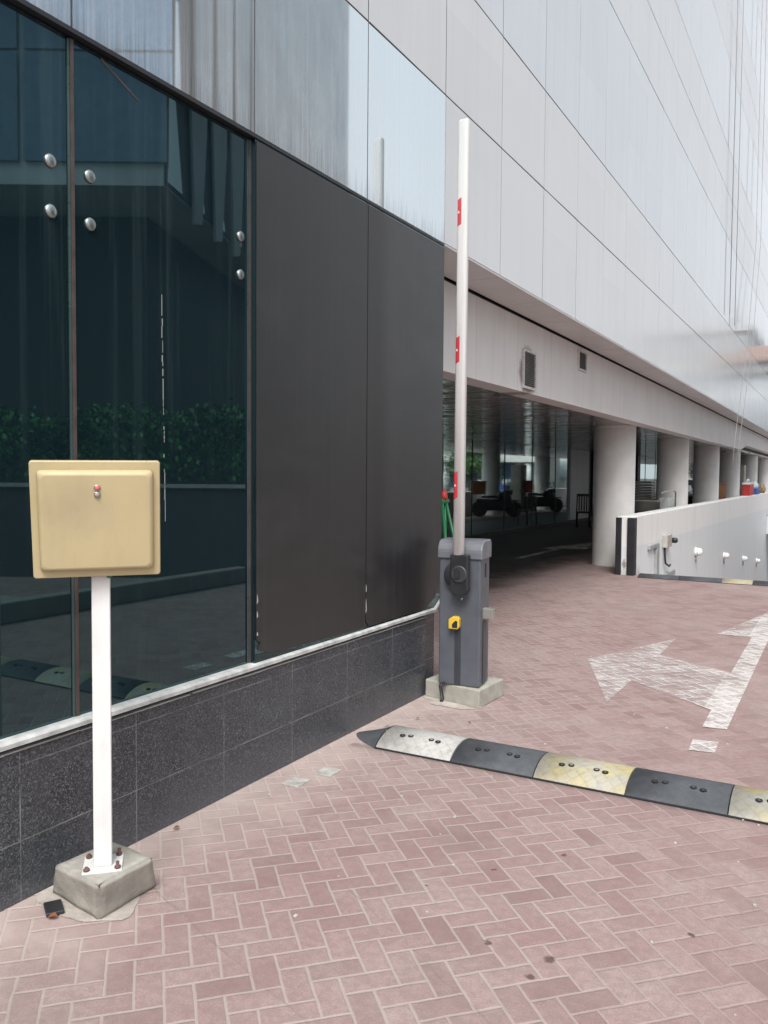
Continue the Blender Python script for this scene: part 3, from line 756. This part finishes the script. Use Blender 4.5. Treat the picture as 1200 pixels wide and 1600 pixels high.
# yellow key box
kb = obj('key_box', B().prism([cabpt(a, -.05, z) for a, z in ((.085, .515), (.150, .515), (.163, .53), (.163, .585), (.150, .60), (.115, .60), (.085, .58))], v*.049), 'yellow', bg_, bevel=.006)
obj('key_slot', B().prism([cabpt(a, -.053, z) for a, z in ((.113, .527), (.15, .527), (.15, .57), (.137, .575), (.122, .56), (.113, .55))], v*.006), 'blackp', kb)
# galvanised latch plate on the side
lb = B().prism([cabpt(W, .055, .585), cabpt(W, .12, .585), cabpt(W, .12, .655), cabpt(W, .055, .655)], u*.075)
obj('latch_box', lb, 'steel', bg_, bevel=.003)
tag(obj('cable_cover', B().tube([(-2.362, 5.068, .13), (-2.374, 5.080, .128), (-2.378, 5.060, .126), (-2.380, 5.068+.03-.05, .118), (-2.384, 5.090, .02), (-2.378, 5.06, .01)], .012, 8), 'blackp'), 'short black cable stub running down the barrier concrete footing', 'cable')

# ------------------------------------------------------------------ card reader post
rp = empty('reader_post', (-2.31, 2.06, 0)); tag(rp, 'beige square card reader on a white post in a rough concrete block', 'card reader')
b = B(); rr = random.Random(2)
base = [(-2.525, 2.01), (-2.215, 1.955), (-2.22, 2.24), (-2.50, 2.30)]; top = [(-2.432, 1.948), (-2.180, 1.928), (-2.171, 2.172), (-2.405, 2.195)]
v0 = [b.bm.verts.new((x, y, -.002)) for x, y in base]; v1 = [b.bm.verts.new((x, y, .150)) for x, y in top]
b.bm.faces.new(v0[::-1]); b.bm.faces.new(v1)
for k in range(4): b.bm.faces.new((v0[k], v0[(k+1) % 4], v1[(k+1) % 4], v1[k]))
bmesh.ops.bevel(b.bm, geom=list(b.bm.edges), offset=.009, segments=2, affect='EDGES')
bmesh.ops.subdivide_edges(b.bm, edges=[e for e in b.bm.edges if e.calc_length() > .05], cuts=8, use_grid_fill=True)
from mathutils import noise as mnoise
for vv in b.bm.verts:
    nv = mnoise.noise_vector(vv.co*11); vv.co += nv*.0035
for f in b.bm.faces: f.smooth = True
obj('concrete_base', b, 'concrete', rp)
plc = Vector((-2.284, 2.040, .018)); q45 = rad(44)
def rotbox(x0, x1, y0, y1, z0, z1, ang, c):
    return B().box(x0, x1, y0, y1, z0, z1).move(Matrix.Translation(c) @ Matrix.Rotation(ang, 4, 'Z'))
pl = obj('base_plate', rotbox(-.067, .067, -.067, .067, .130, .1375, q45, plc), 'white', rp, bevel=.002)
for sx in (-1, 1):
    for sy in (-1, 1):
        bb = B().lathe([(.011, .1375), (.011, .146), (.006, .146), (.006, .152+.010*(sx > 0)), (.001, .1525+.010*(sx > 0))], (sx*.052, sy*.052, 0), 'Z', 6).move(Matrix.Translation(plc) @ Matrix.Rotation(q45, 4, 'Z'))
        obj('anchor_bolt', bb, 'rust', pl)
obj('post', rotbox(-.031, .031, -.031, .031, .1376, 1.44, rad(46), plc), 'white', rp, bevel=.005)
# reader head: local frame, x right, y up, z out of the face
yw, tl, rl = .815, -.2055, .009
Rv = Vector((math.cos(yw), math.sin(yw), 0)); Nv = Vector((math.sin(yw)*math.cos(tl), -math.cos(yw)*math.cos(tl), math.sin(tl))); Uv = Nv.cross(Rv)
R2 = math.cos(rl)*Rv+math.sin(rl)*Uv; U2 = -math.sin(rl)*Rv+math.cos(rl)*Uv
Cc = Vector((-2.206, 1.955, 1.390))
MT = Matrix(((R2.x, U2.x, Nv.x, Cc.x), (R2.y, U2.y, Nv.y, Cc.y), (R2.z, U2.z, Nv.z, Cc.z), (0, 0, 0, 1)))
def rrect(w, h, r, z, n=6, oy=0):
    pts = []
    for cx_, cy_, a0_ in ((w/2-r, h/2-r, 0), (-w/2+r, h/2-r, 90), (-w/2+r, -h/2+r, 180), (w/2-r, -h/2+r, 270)):
        for k in range(n+1):
            a = rad(a0_+90*k/n); pts.append((cx_+r*math.cos(a), cy_+r*math.sin(a)+oy, z))
    return pts
def loft(b, loops):
    vs = [[b.bm.verts.new(p) for p in L] for L in loops]
    for a, c in zip(vs, vs[1:]):
        for k in range(len(a)):
            f = b.bm.faces.new((a[k], a[(k+1) % len(a)], c[(k+1) % len(a)], c[k])); f.smooth = True
    b.bm.faces.new(vs[0][::-1]); b.bm.faces.new(vs[-1]); return b
b = loft(B(), [rrect(.412, .403, .010, -.018), rrect(.412, .403, .010, -.003), rrect(.406, .397, .008, 0)]).move(MT)
hd = obj('reader_panel', b, 'beige', rp)
b = loft(B(), [rrect(.368, .348, .014, .0005), rrect(.364, .344, .014, .014), rrect(.356, .336, .016, .023), rrect(.345, .325, .018, .0275), rrect(.335, .315, .018, .029)]).move(MT)
obj('front_cover', b, 'beige', hd)
for yy_, m in ((.118, 'ledred'), (.094, 'ledgrey')):
    rim = B().lathe([(.0085, 0), (.0105, .002), (.0105, .004), (.0085, .005)], (0, 0, 0), 'Z', 20).move(MT @ Matrix.Translation((.004, yy_, .029)))
    l = obj('indicator_light', rim, 'bolt', hd)
    obj('lens', B().lathe([(.008, .0052), (.0075, .0072), (.005, .009), (.001, .0098)], (0, 0, 0), 'Z', 20).move(MT @ Matrix.Translation((.004, yy_, .029))), m, l)
obj('mount_bracket', B().box(-.05, .05, -.10, .10, -.045, -.0185).move(MT), 'steel', rp)
obj('cable_gland', B().lathe([(.001, -.03), (.012, -.03), (.012, 0), (.009, .012), (.001, .013)], (0, 0, 0), 'Z', 12).move(MT @ Matrix.Translation((.035, -.206, -.03))), 'green', rp)

# litter
o = B().box(-.045, .045, -.03, .03, 0, .014, .004).move(Matrix.Translation((-2.405, 1.925, .004)) @ Matrix.Rotation(rad(-32), 4, 'Z'))
tag(obj('rubber_scrap', o, 'blackp'), 'flat black rubber scrap lying against the concrete block of the reader post', 'scrap')
def leaf(x, y, s, rz, mat, label, cat='leaf'):
    b = B(); rnd = random.Random(int(x*1000)); prev = None
    for k in range(6):
        f = k/5; w = s*.38*math.sin(math.pi*min(.97, max(.05, f)))*(1+.3*rnd.uniform(-1, 1)); z = .004+s*.22*math.sin(math.pi*f)+.006*abs(f-.4)
        row = [b.bm.verts.new((s*(f-.5), -w, z+.25*w)), b.bm.verts.new((s*(f-.5), 0, z)), b.bm.verts.new((s*(f-.5), w, z+.35*w))]
        if prev:
            for q in range(2): b.bm.faces.new((prev[q], prev[q+1], row[q+1], row[q]))
        prev = row
    b.move(Matrix.Translation((x, y, .002)) @ Matrix.Rotation(rz, 4, 'Z'))
    o = obj('dry_leaf', b, mat); md = o.modifiers.new('solid', 'SOLIDIFY'); md.thickness = .001
    return tag(o, label, cat)
leaf(-2.36, 1.885, .035, .6, 'leaf_dry', 'small orange dry leaf in front of the concrete block of the reader post')
leaf(-2.385, 1.625, .045, 2.2, 'bark', 'curled brown leaf at the left edge of the paving')
leaf(-2.50, 2.64, .03, 1.1, 'leaf_dry', 'tiny brown leaf against the foot of the granite plinth')
leaf(-2.335, 4.62, .022, .3, 'rust', 'tiny dark leaf on the paving between barrier and speed bump')
leaf(-2.02, 4.72, .020, 1.3, 'rust', 'tiny dark leaf just right of the barrier footing')
b = B(); rr = random.Random(12)
for k in range(70):
    x, y = rr.uniform(-2.5, .3), rr.uniform(1.5, 7.5); s = rr.uniform(.002, .006)
    b.box(x-s, x+s, y-s*rr.uniform(.5, 1.5), y+s, .001, .002+s*.8)
g = obj('grit', b, 'sill'); g['kind'] = 'stuff'
tag(obj('drain_cover', B().box(-2.43, -2.33, 3.30, 3.42, .001, .0045), 'covergrey', bevel=.003), 'small pale grey square cover flush in the bricks, nearer the camera', 'drain cover', 'small grey covers in the paving')
tag(obj('drain_cover', B().box(-2.37, -2.27, 3.50, 3.62, .001, .0045), 'covergrey', bevel=.003), 'small pale grey square cover flush in the bricks, nearer the speed bump', 'drain cover', 'small grey covers in the paving')

# ------------------------------------------------------------------ undercroft furniture and vehicles
tr = empty('folding_trestle', (-3.15, 6.75, 0)); tag(tr, 'green A-frame trestle with red cap behind the black panel', 'trestle')
for dx in (-.04, .30):
    for dy in (-.25, .25): obj('leg', B().tube([(-3.30+dx, 6.9+dy, 0), (-3.24, 6.9+dy*.15, 1.32)], .016, 8), 'green', tr)
obj('crossbar', B().tube([(-3.24, 6.82, 1.31), (-3.24, 6.98, 1.31)], .025, 8), 'green', tr)
obj('cap', B().lathe([(.035, 1.33), (.038, 1.35), (.02, 1.41), (.001, 1.415)], (-3.24, 6.9, 0), 'Z', 14), 'redbox', tr)
def chair():
    t = empty('chair', (-7.0, 24.9, 0), rad(200))
    tag(t, 'dark wooden chair standing alone by the lobby glass', 'chair')
    obj('seat', B().box(-.22, .22, -.22, .22, .43, .48, .01), 'wood', t, local=True)
    for sx in (-1, 1):
        obj('leg', B().tube([(sx*.19, .19, 0), (sx*.19, .19, .43)], .02, 8), 'wood', t, local=True)
        obj('leg', B().tube([(sx*.19, -.25, 0), (sx*.19, -.2, .45), (sx*.18, -.22, .7), (sx*.17, -.29, 1.0)], .02, 8), 'wood', t, local=True)
    bb = B().box(-.18, .18, -.30, -.27, .92, 1.01, .008)
    for k in range(4): bb.box(-.13+k*.075, -.09+k*.075, -.262, -.242, .485, .915)
    obj('backrest', bb, 'wood', t, local=True)
chair()
# motorbike, local axis +X forward
def wheel(par, x):
    w = obj('wheel', B().lathe([(.235, -.05), (.285, -.045), (.305, 0), (.285, .045), (.235, .05)], (x, 0, .305), 'Y', 28), 'rubber', par, local=True)
    r = B().lathe([(.05, -.04), (.05, .04)], (x, 0, .305), 'Y', 14)
    for k in range(5):
        a = 2*math.pi*k/5; r.tube([(x+.04*math.cos(a), 0, .305+.04*math.sin(a)), (x+.24*math.cos(a), 0, .305+.24*math.sin(a))], .018, 6)
    obj('rim', r, 'steel', w, local=True)
def motorbike(loc, rz, boxmat, label):
    t = empty('motorbike', loc, rz); tag(t, label, 'motorbike', 'delivery motorbikes between the columns')
    wheel(t, .66); wheel(t, -.62)
    bb = B().box(-.52, .38, -.16, .16, .24, .66, .06).box(.26, .50, -.20, .20, .34, 1.0, .05).tube([(-.62, .1, .31), (-.2, .1, .38)], .03).tube([(-.62, -.1, .31), (-.2, -.1, .38)], .03).tube([(.30, 0, .45), (.46, 0, .95)], .04).box(-.75, -.25, -.10, .10, .56, .68, .04)
    obj('bodywork', bb, 'bikebody', t, local=True)
    obj('seat', B().box(-.55, .10, -.13, .13, .70, .80, .04), 'rubber', t, local=True)
    obj('fuel_tank', B().box(.06, .44, -.15, .15, .66, .92, .07), 'bikebody', t, local=True)
    f = B()
    for s in (-1, 1): f.tube([(.66, s*.08, .305), (.46, s*.08, .98)], .024)
    obj('fork', f, 'steel', t, local=True)
    obj('fender', B().box(.46, .86, -.07, .07, .61, .65, .015), 'bikebody', t, local=True)
    h = B().tube([(.34, -.36, 1.06), (.44, -.2, 1.05), (.47, 0, 1.0), (.44, .2, 1.05), (.34, .36, 1.06)], .016)
    hb = obj('handlebar', h, 'blackp', t, local=True)
    for s in (-1, 1): obj('mirror', B().tube([(.42, s*.24, 1.05), (.45, s*.30, 1.20)], .008, 6).lathe([(.001, -.01), (.055, -.01), (.06, .008), (.001, .012)], (.45, s*.31, 1.24), 'X', 14), 'blackp', hb, local=True)
    hl = obj('headlight', B().lathe([(.001, -.10), (.06, -.08), (.095, 0), (.095, .03)], (.56, 0, .93), 'X', 18), 'bikebody', t, local=True)
    obj('lens', B().lathe([(.09, .031), (.06, .05), (.001, .056)], (.56, 0, .93), 'X', 18), 'lens', hl, local=True)
    obj('windscreen', B().prism([(.56, -.15, 1.04), (.56, .15, 1.04), (.46, .11, 1.33), (.46, -.11, 1.33)], (.012, 0, .004)), 'clearp', t, local=True)
    obj('exhaust', B().tube([(.1, -.16, .32), (-.3, -.17, .28), (-.75, -.17, .36)], [.025, .04, .045]), 'steel', t, local=True)
    bx = obj('delivery_box', B().box(-.92, -.42, -.24, .24, .84, 1.30, .02), boxmat, t, local=True)
    obj('lid', B().box(-.935, -.405, -.255, .255, 1.302, 1.35, .012), boxmat, bx, local=True)
    obj('side_stand', B().tube([(-.05, .12, .30), (-.08, .30, 0)], .014, 6), 'steel', t, local=True)
motorbike((-4.35, 29.0, 0), rad(150), 'bikebox', 'black delivery motorbike with an orange-brown box parked past the third column')
motorbike((-4.4, 34.0, 0), rad(150), 'redbox', 'black delivery motorbike with a red box parked farther along the columns')
# work table with basin
tb = empty('work_table', (-3.75, 17.6, 0)); tag(tb, 'dark work table behind the ramp wall between the first two columns', 'table')
obj('table_top', B().box(-4.2, -3.35, 17.0, 18.6, .80, .84, .006), 'dark', tb)
for x in (-4.15, -3.40):
    for y in (17.06, 18.54): obj('leg', B().box(x-.025, x+.025, y-.025, y+.025, 0, .799), 'dark', tb)
bs = empty('metal_basin', (-3.72, 17.5, .84)); tag(bs, 'round silver metal basin on the dark work table', 'basin')
obj('bowl', B().lathe([(.33, .841), (.36, .86), (.385, 1.05), (.40, 1.06), (.39, 1.065), (.37, 1.05), (.34, .87), (.001, .86)], (-3.72, 17.5, 0), 'Z', 36), 'steel', bs)
for k, (x, y, h, m) in enumerate(((-3.95, 16.35+.9, .20, 'clearp'), (-3.9, 17.12, .14, 'farblue'), (-4.05, 17.2, .24, 'tan'))):
    tag(obj('bottle', B().lathe([(.035, 0), (.04, .01), (.04, h*.7), (.015, h*.85), (.015, h), (.001, h)], (x, y, .841), 'Z', 14), m), ['pale bottle standing on the dark work table', 'short blue-grey bottle on the dark work table', 'tall tan bottle on the dark work table'][k], 'bottle', 'bottles on the work table')
st = empty('low_stand', (-4.35, 20.9, 0)); tag(st, 'small dark stand carrying a pile of pale trays', 'stand')
obj('top', B().box(-4.62, -4.08, 20.6, 21.2, .76, .79), 'dark', st)
for x in (-4.58, -4.12):
    for y in (20.64, 21.16): obj('leg', B().box(x-.02, x+.02, y-.02, y+.02, 0, .759), 'dark', st)
t0 = None
for k in range(10):
    if t0 is None:
        b = B(); loops = [rrect(.38, .42, .03, 0), rrect(.42, .46, .03, .045), rrect(.42, .46, .03, .05), rrect(.38, .42, .03, .012)]
        loft(b, loops); t0 = obj('plastic_tray', b, 'frame'); t0.location = (-4.35, 20.9, .791); t = t0
    else: t = dup(t0, (-4.35+random.uniform(-.01, .01), 20.9, .791+.066*k))
    tag(t, ['lowest pale tray of the pile on the dark stand', 'second pale tray from the bottom of the pile', 'third pale tray from the bottom of the pile', 'fourth pale tray from the bottom of the pile', 'fifth pale tray from the bottom of the pile', 'fifth pale tray from the top of the pile', 'fourth pale tray from the top of the pile', 'third pale tray from the top of the pile', 'second pale tray from the top of the pile', 'topmost pale tray of the pile on the dark stand'][k], 'tray', 'pale trays in a pile')
tl_ = empty('trolley', (-3.35, 18.3, 0)); tag(tl_, 'grey sheet metal trolley with tubular handle in front of the second column', 'trolley')
obj('body', B().box(-3.5, -3.3, 18.2, 18.9, .15, 1.10, .01), 'pier', tl_)
obj('handle', B().tube([(-3.33, 17.5, 1.20), (-3.3, 17.6, 1.24), (-3.3, 18.9, 1.24), (-3.3, 18.98, 1.20), (-3.3, 18.98, .2)], .018, 8), 'steel', tl_)
for y in (18.3, 18.8): obj('wheel', B().lathe([(.03, -.02), (.07, -.02), (.07, .02), (.03, .02)], (-3.4, y, .075), 'X', 16), 'rubber', tl_)
ck = empty('cool_box', (-3.03, 31.3, .925)); tag(ck, 'red cool box with white lid standing on the ramp wall', 'cool box')
obj('body', B().box(-3.15, -2.91, 30.6, 31.9, .926, 1.30, .02), 'redbox', ck); obj('lid', B().box(-3.16, -2.90, 30.58, 31.92, 1.302, 1.37, .02), 'lens', ck)
obj('jug', B().lathe([(.06, 1.371), (.07, 1.40), (.07, 1.47), (.03, 1.50), (.001, 1.50)], (-3.03, 31.0, 0), 'Z', 16), 'clearp', ck)
wb = empty('water_crate', (-3.03, 33.6, .925)); tag(wb, 'blue crate of clear bottles on the ramp wall past the red cool box', 'crate')
obj('crate', B().box(-3.15, -2.91, 33.0, 34.4, .926, 1.14, .01), 'bluep', wb)
for k in range(4): obj('bottle', B().lathe([(.07, 1.141), (.075, 1.2), (.075, 1.30), (.03, 1.36), (.03, 1.40), (.001, 1.40)], (-3.03, 33.2+k*.33, 0), 'Z', 14), 'clearp', wb)
b = B(); bmesh.ops.create_icosphere(b.bm, subdivisions=4, radius=1)
for vv in b.bm.verts:
    vv.co = Vector((vv.co.x*.12, vv.co.y*.55, vv.co.z*.22))*(1+.25*mnoise.noise(vv.co*2.2)); vv.co.z = max(vv.co.z, -.13)
b.move(Matrix.Translation((-3.03, 36.6, 1.06)))
for f in b.bm.faces: f.smooth = True
tag(obj('cloth_bundle', b, 'tan'), 'lumpy tan cloth bundle on the ramp wall beyond the blue crate', 'bundle')
cb = empty('storage_cabinet', (-3.62, 33.3, 0)); tag(cb, 'tall grey-beige sheet metal cabinet between the far columns', 'cabinet')
obj('body', B().box(-3.85, -3.35, 33.1, 33.7, .05, 2.0, .01), 'beigecab', cb); obj('door', B().box(-3.83, -3.37, 33.07, 33.098, .1, 1.96, .004), 'beigecab', cb); obj('handle', B().box(-3.44, -3.42, 33.04, 33.069, 1.0, 1.15), 'steel', cb)
# hanging facade ropes
for k, (pa, lab) in enumerate((
    ([(-2.46, 25.5, 22), (-2.44, 25.4, 14.4), (-2.42, 25.3, 8.1), (-2.40, 23.6, 5.0), (-2.42, 21.5, 2.3), (-2.42, 21.4, 1.75)], 'left rope of the slanting pair hanging down the pale facade'),
    ([(-2.46, 26.6, 22), (-2.44, 26.6, 15.1), (-2.42, 26.6, 8.4), (-2.40, 24.9, 5.2), (-2.42, 22.5, 2.35), (-2.42, 22.4, 1.9)], 'right rope of the slanting pair hanging down the pale facade'),
    ([(-2.50, 20.7, 22), (-2.50, 20.7, 12), (-2.50, 20.72, 5.3)], 'left rope of the straight pair ending above the beam'),
    ([(-2.50, 21.75, 22), (-2.50, 21.75, 12), (-2.50, 21.7, 5.2)], 'right rope of the straight pair ending above the beam'))):
    tag(obj('rope', B().tube(pa, .007, 6), 'rope'), lab, 'rope', 'ropes hanging on the facade')

# ------------------------------------------------------------------ across the drive (seen in the glass)
def leaves(b, n, sampler, s0, s1, rnd):
    for _ in range(n):
        p = Vector(sampler()); s = rnd.uniform(s0, s1)
        a = Vector((rnd.uniform(-1, 1), rnd.uniform(-1, 1), rnd.uniform(-1, 1))).normalized(); c = a.orthogonal().normalized()
        d = a.cross(c); b.poly([p-c*s, p+d*s*.5, p+c*s, p-d*s*.5])
h0, h1 = Vector((2.3, 9.75, 0)), Vector((8.4, 6.3, 0)); hd_ = (h1-h0); hn = Vector((-hd_.y, hd_.x, 0)).normalized()
if hn.y < 0: hn = -hn
def wallprism(o0, o1, z0, z1, e=0):
    dd = hd_.normalized()*e
    return B().prism([h0-dd+hn*o0+Vector((0, 0, z0)), h1+dd+hn*o0+Vector((0, 0, z0)), h1+dd+hn*o1+Vector((0, 0, z0)), h0-dd+hn*o1+Vector((0, 0, z0))], (0, 0, z1-z0))
pw = empty('planter_wall', h0); tag(pw, 'dark planter wall with pale cap reflected in the tinted glass', 'wall')
obj('body', wallprism(0, 1.6, 0, 1.33), 'planter', pw); obj('coping', wallprism(-.04, .25, 1.332, 1.385, .03), 'cap', pw)
b = B(); rnd = random.Random(3)
def hs_():
    t, w = rnd.random(), rnd.random()*1.1+.12
    q = h0.lerp(h1, t)+hn*w; top = 2.35+.35*t+.12*math.sin(t*9)+.08*math.sin(t*23)+rnd.gauss(0, .06)
    z = 1.40+(top-1.40)*rnd.random()**.6
    return (q.x, q.y, z)
leaves(b, 9000, hs_, .03, .075, rnd)
tag(obj('hedge', b, 'leaf', norm=False), 'clipped green hedge growing over the planter wall across the drive', 'hedge')
struct('kerb', B().box(2.25, 2.45, -20, 9.3, 0, .22), 'kerb', bevel=.02)
struct('walkway', B().box(2.452, 60, -20, 6.0, 0.001, .16), 'kerb')
ob = empty('opposite_building', (5.1, 10.6, 0)); tag(ob, 'grey overhanging building across the drive, seen mirrored in the facade', 'building')
foot = [(5.1, 10.6), (14, 5.5), (26, 26), (11.3, 26.6)]
b = B().prism([(x, y, 6.42) for x, y in foot], (0, 0, 17)); obj('upper_storeys', b, 'opp', ob)
ins = [(6.6, 11.7), (13.4, 8.0), (25, 25), (11.9, 25.0)]
obj('ground_storey', B().prism([(x, y, 0) for x, y in ins], (0, 0, 6.41)), 'oppdark', ob)
a_, c_ = Vector((5.1, 10.6, 0)), Vector((11.3, 26.6, 0)); dv = (c_-a_).normalized(); nv_ = Vector((-dv.y, dv.x, 0))
if nv_.x > 0: nv_ = -nv_
def side(pts, off, th): return B().prism([a_+dv*q+nv_*off+Vector((0, 0, z)) for q, z in pts], nv_*th)
obj('side_cladding', side([(.04, 6.46), (5.3, 6.46), (5.3, 15), (.04, 15)], .002, .03), 'oppdark', ob)
for pts in ([(.07, 6.5), (.70, 6.5), (.36, 8.2), (.28, 9.6), (.16, 9.6)], [(1.52, 6.5), (1.82, 6.5), (1.62, 7.1)], [(2.64, 6.5), (3.0, 6.5), (2.74, 7.15)], [(3.78, 6.5), (4.1, 6.5), (3.9, 7.15)]):
    obj('window', side(pts, .034, .02), 'skyglass', ob)
for k in range(4):
    q = 1.13*k
    obj('fin', side([(1.16+q, 6.12), (1.54+q, 6.22), (1.80+q, 8.0), (1.95+q, 14), (.80+q, 14), (1.02+q, 8.0)], .06, .05), 'opp', ob)
a2, c2 = Vector((14, 5.5, 0)), Vector((5.1, 10.6, 0)); d2 = (c2-a2).normalized(); n2 = Vector((d2.y, -d2.x, 0)); n2 = n2 if n2.y < 0 else -n2
for k in range(4):
    P0 = a2+d2*(.4+k*2.5)+n2*.03; P1 = P0+d2*2.42
    for z0, z1 in ((6.8, 8.6), (8.65, 13)):
        obj('window', B().prism([P0+Vector((0, 0, z0)), P1+Vector((0, 0, z0)), P1+Vector((0, 0, z1)), P0+Vector((0, 0, z1))], n2*.02), 'winb', ob)

def far_building(name, x0, x1, y0, y1, h, wall, win, label, nx, nz, zb=1.0, band=None):
    t = empty(name, ((x0+x1)/2, y0, 0)); tag(t, label, 'building')
    obj('wall', B().box(x0, x1, y0, y1, 0, h), wall, t)
    sx = (x1-x0)/nx; sz = (h-zb)/nz
    for i in range(nx):
        for j in range(nz):
            obj('window', B().box(x0+sx*(i+.14), x0+sx*(i+.86), y0-.06, y0-.004, zb+sz*(j+.15), zb+sz*(j+.8)), win, t)
    obj('parapet', B().box(x0-.2, x1+.2, y0-.25, y1, h, h+.5), wall, t)
    if band: obj('canopy', B().box(x0-.5, x1+.5, y0-1.6, y0-.07, band, band+.9), 'oppwhite', t)
    return t
far_building('far_building', -34, -7, 84, 98, 15, 'farwall', 'win', 'sand coloured block with a white canopy seen between the columns', 8, 4, 1.0, 3.6)
far_building('far_building', -5.5, 1.0, 92, 104, 13, 'farwall', 'winb', 'narrow block at the end of the street past the last columns', 4, 4, 1.0)
far_building('far_building', 1.2, 8.2, 62, 74, 11.6, 'farblue', 'winpale', 'pale blue-grey block with a spire mirrored faintly in the cladding', 5, 5)
lw = far_building('far_building', 3.2, 24, 56, 61, 3.0, 'oppwhite', 'winb', 'long low white building with blue windows across the ramp', 14, 1, .25)
obj('fascia', B().box(2.8, 24.4, 54.6, 55.9, 2.5, 3.2), 'oppwhite', lw)
for k in range(7): obj('column', B().lathe([(.28, 0), (.28, 2.49)], (3.6+k*3.1, 55.0, 0), 'Z', 18), 'oppwhite', lw)
sp = tag(obj('spire', B().lathe([(.35, 12.1), (.3, 12.8), (.06, 14.2), (.001, 14.6)], (2.2, 63, 0), 'Z', 12), 'farblue'), 'slender grey spire on the roof of the blue-grey block', 'spire')
pv = empty('pavilion', (0, 60, 0)); tag(pv, 'pavilion with a domed brown canopy on white columns at the street end', 'pavilion')
obj('canopy', B().lathe([(2.9, 8.9), (2.95, 9.1), (2.4, 9.7), (1.2, 10.2), (.001, 10.35)], (.3, 61, 0), 'Z', 36), 'brown', pv)
obj('rim', B().lathe([(2.5, 8.3), (2.6, 8.35), (2.6, 8.85), (2.5, 8.88)], (.3, 61, 0), 'Z', 36), 'oppwhite', pv)
obj('drum', B().lathe([(2.3, 3.0), (2.3, 8.29)], (.3, 61, 0), 'Z', 36), 'winpale', pv)
for k in range(6):
    a = 2*math.pi*k/6; obj('column', B().lathe([(.18, 0), (.16, 2.99)], (.3+2.1*math.cos(a), 61+2.1*math.sin(a), 0), 'Z', 14), 'oppwhite', pv)

def tree(x, y, h, r, label, seed):
    rnd = random.Random(seed); t = empty('tree', (x, y, 0)); tag(t, label, 'tree', 'trees beyond the undercroft')
    b = B().tube([(0, 0, 0), (.05, .03, h*.25), (-.03, .06, h*.5), (.02, 0, h*.8)], [.16, .12, .09, .03], 8)
    cl = []
    for k in range(9):
        a = rnd.uniform(0, 6.28); z = h*rnd.uniform(.4, .85); q = Vector((math.cos(a)*r*.65, math.sin(a)*r*.65, z+.3))
        b.tube([(0, 0, h*rnd.uniform(.25, .5)), q*.5+Vector((0, 0, h*.22)), q], [.06, .04, .015], 6); cl.append(q)
    cl += [Vector((rnd.uniform(-.4, .4)*r, rnd.uniform(-.4, .4)*r, h*rnd.uniform(.6, 1))) for _ in range(8)]
    obj('trunk', b, 'bark', t, local=True)
    f = B()
    def smp():
        c = rnd.choice(cl); v = Vector((rnd.gauss(0, 1), rnd.gauss(0, 1), rnd.gauss(0, .8)))*r*.24; return c+v
    leaves(f, 2600, smp, .07, .16, rnd); obj('crown', f, 'leaf2', t, local=True, norm=False)
tree(8.5, 41, 4.2, 2.2, 'bushy green tree across the ramp, mirrored in the lobby glass', 11)
tree(12.5, 46, 4.6, 2.4, 'taller tree farther right across the ramp', 12)
tree(-8.6, 66, 4.2, 2.2, 'street tree seen through the gap by the third column', 13)
tree(-13.5, 70, 5.0, 2.4, 'street tree behind the parked white car', 14)
tree(7.5, 54, 3.6, 1.9, 'small round tree in front of the blue-grey block', 15)
# white car
def car(loc, rz, mat, label):
    t = empty('parked_car', loc, rz); tag(t, label, 'car')
    b = B(); side = [(-2.1, .35), (-2.15, .75), (-1.95, .95), (-1.45, 1.0), (-.85, 1.42), (.55, 1.45), (1.25, 1.0), (1.95, .88), (2.15, .7), (2.12, .35)]
    b.prism([(x, -.85, z) for x, z in side], (0, 1.7, 0)); obj('body', b, mat, t, local=True, bevel=.06)
    for s in (-1, 1):
        obj('side_window', B().prism([(x, s*.852, z) for x, z in ((-1.25, 1.03), (-.78, 1.36), (.5, 1.38), (1.05, 1.03))], (0, s*.008, 0)), 'win', t, local=True)
        for x in (-1.35, 1.35): obj('wheel', B().lathe([(.12, -.1), (.31, -.1), (.33, 0), (.31, .1), (.12, .1)], (x, s*.78, .33), 'Y', 20), 'rubber', t, local=True)
    obj('windscreen', B().prism([(.62, -.72, 1.41), (.62, .72, 1.41), (1.2, .76, 1.05), (1.2, -.76, 1.05)], (.02, 0, .02)), 'win', t, local=True)
    for s in (-1, 1): obj('headlight', B().box(2.1, 2.17, s*.6-.14, s*.6+.14, .66, .78, .02), 'lens', t, local=True)
car((-8.6, 56, 0), rad(15), 'carpaint', 'white car parked in the street seen between the second and third columns')
car((9.5, 46.5, 0), rad(0), 'carpaint', 'white car parked across the ramp in front of the low white building')
bu = empty('parked_bus', (-4.2, 66, 0)); tag(bu, 'dark bus with wide windows at the far right beyond the last column', 'bus')
obj('body', B().box(-5.4, -2.9, 66, 75, .4, 3.3, .12), 'bus', bu); obj('windscreen', B().box(-5.25, -3.05, 65.96, 65.998, 1.3, 2.7), 'win', bu)
obj('roof_band', B().box(-5.3, -3.0, 65.95, 65.998, 2.8, 3.15), 'oppwhite', bu)
for x in (-5.1, -3.2):
    obj('headlight', B().box(x-.15, x+.15, 65.95, 65.998, .8, 1.0), 'lens', bu)
    for y in (67.5, 73): obj('wheel', B().lathe([(.2, -.12), (.48, -.12), (.5, 0), (.48, .12), (.2, .12)], (x, y, .5), 'X', 20), 'rubber', bu)
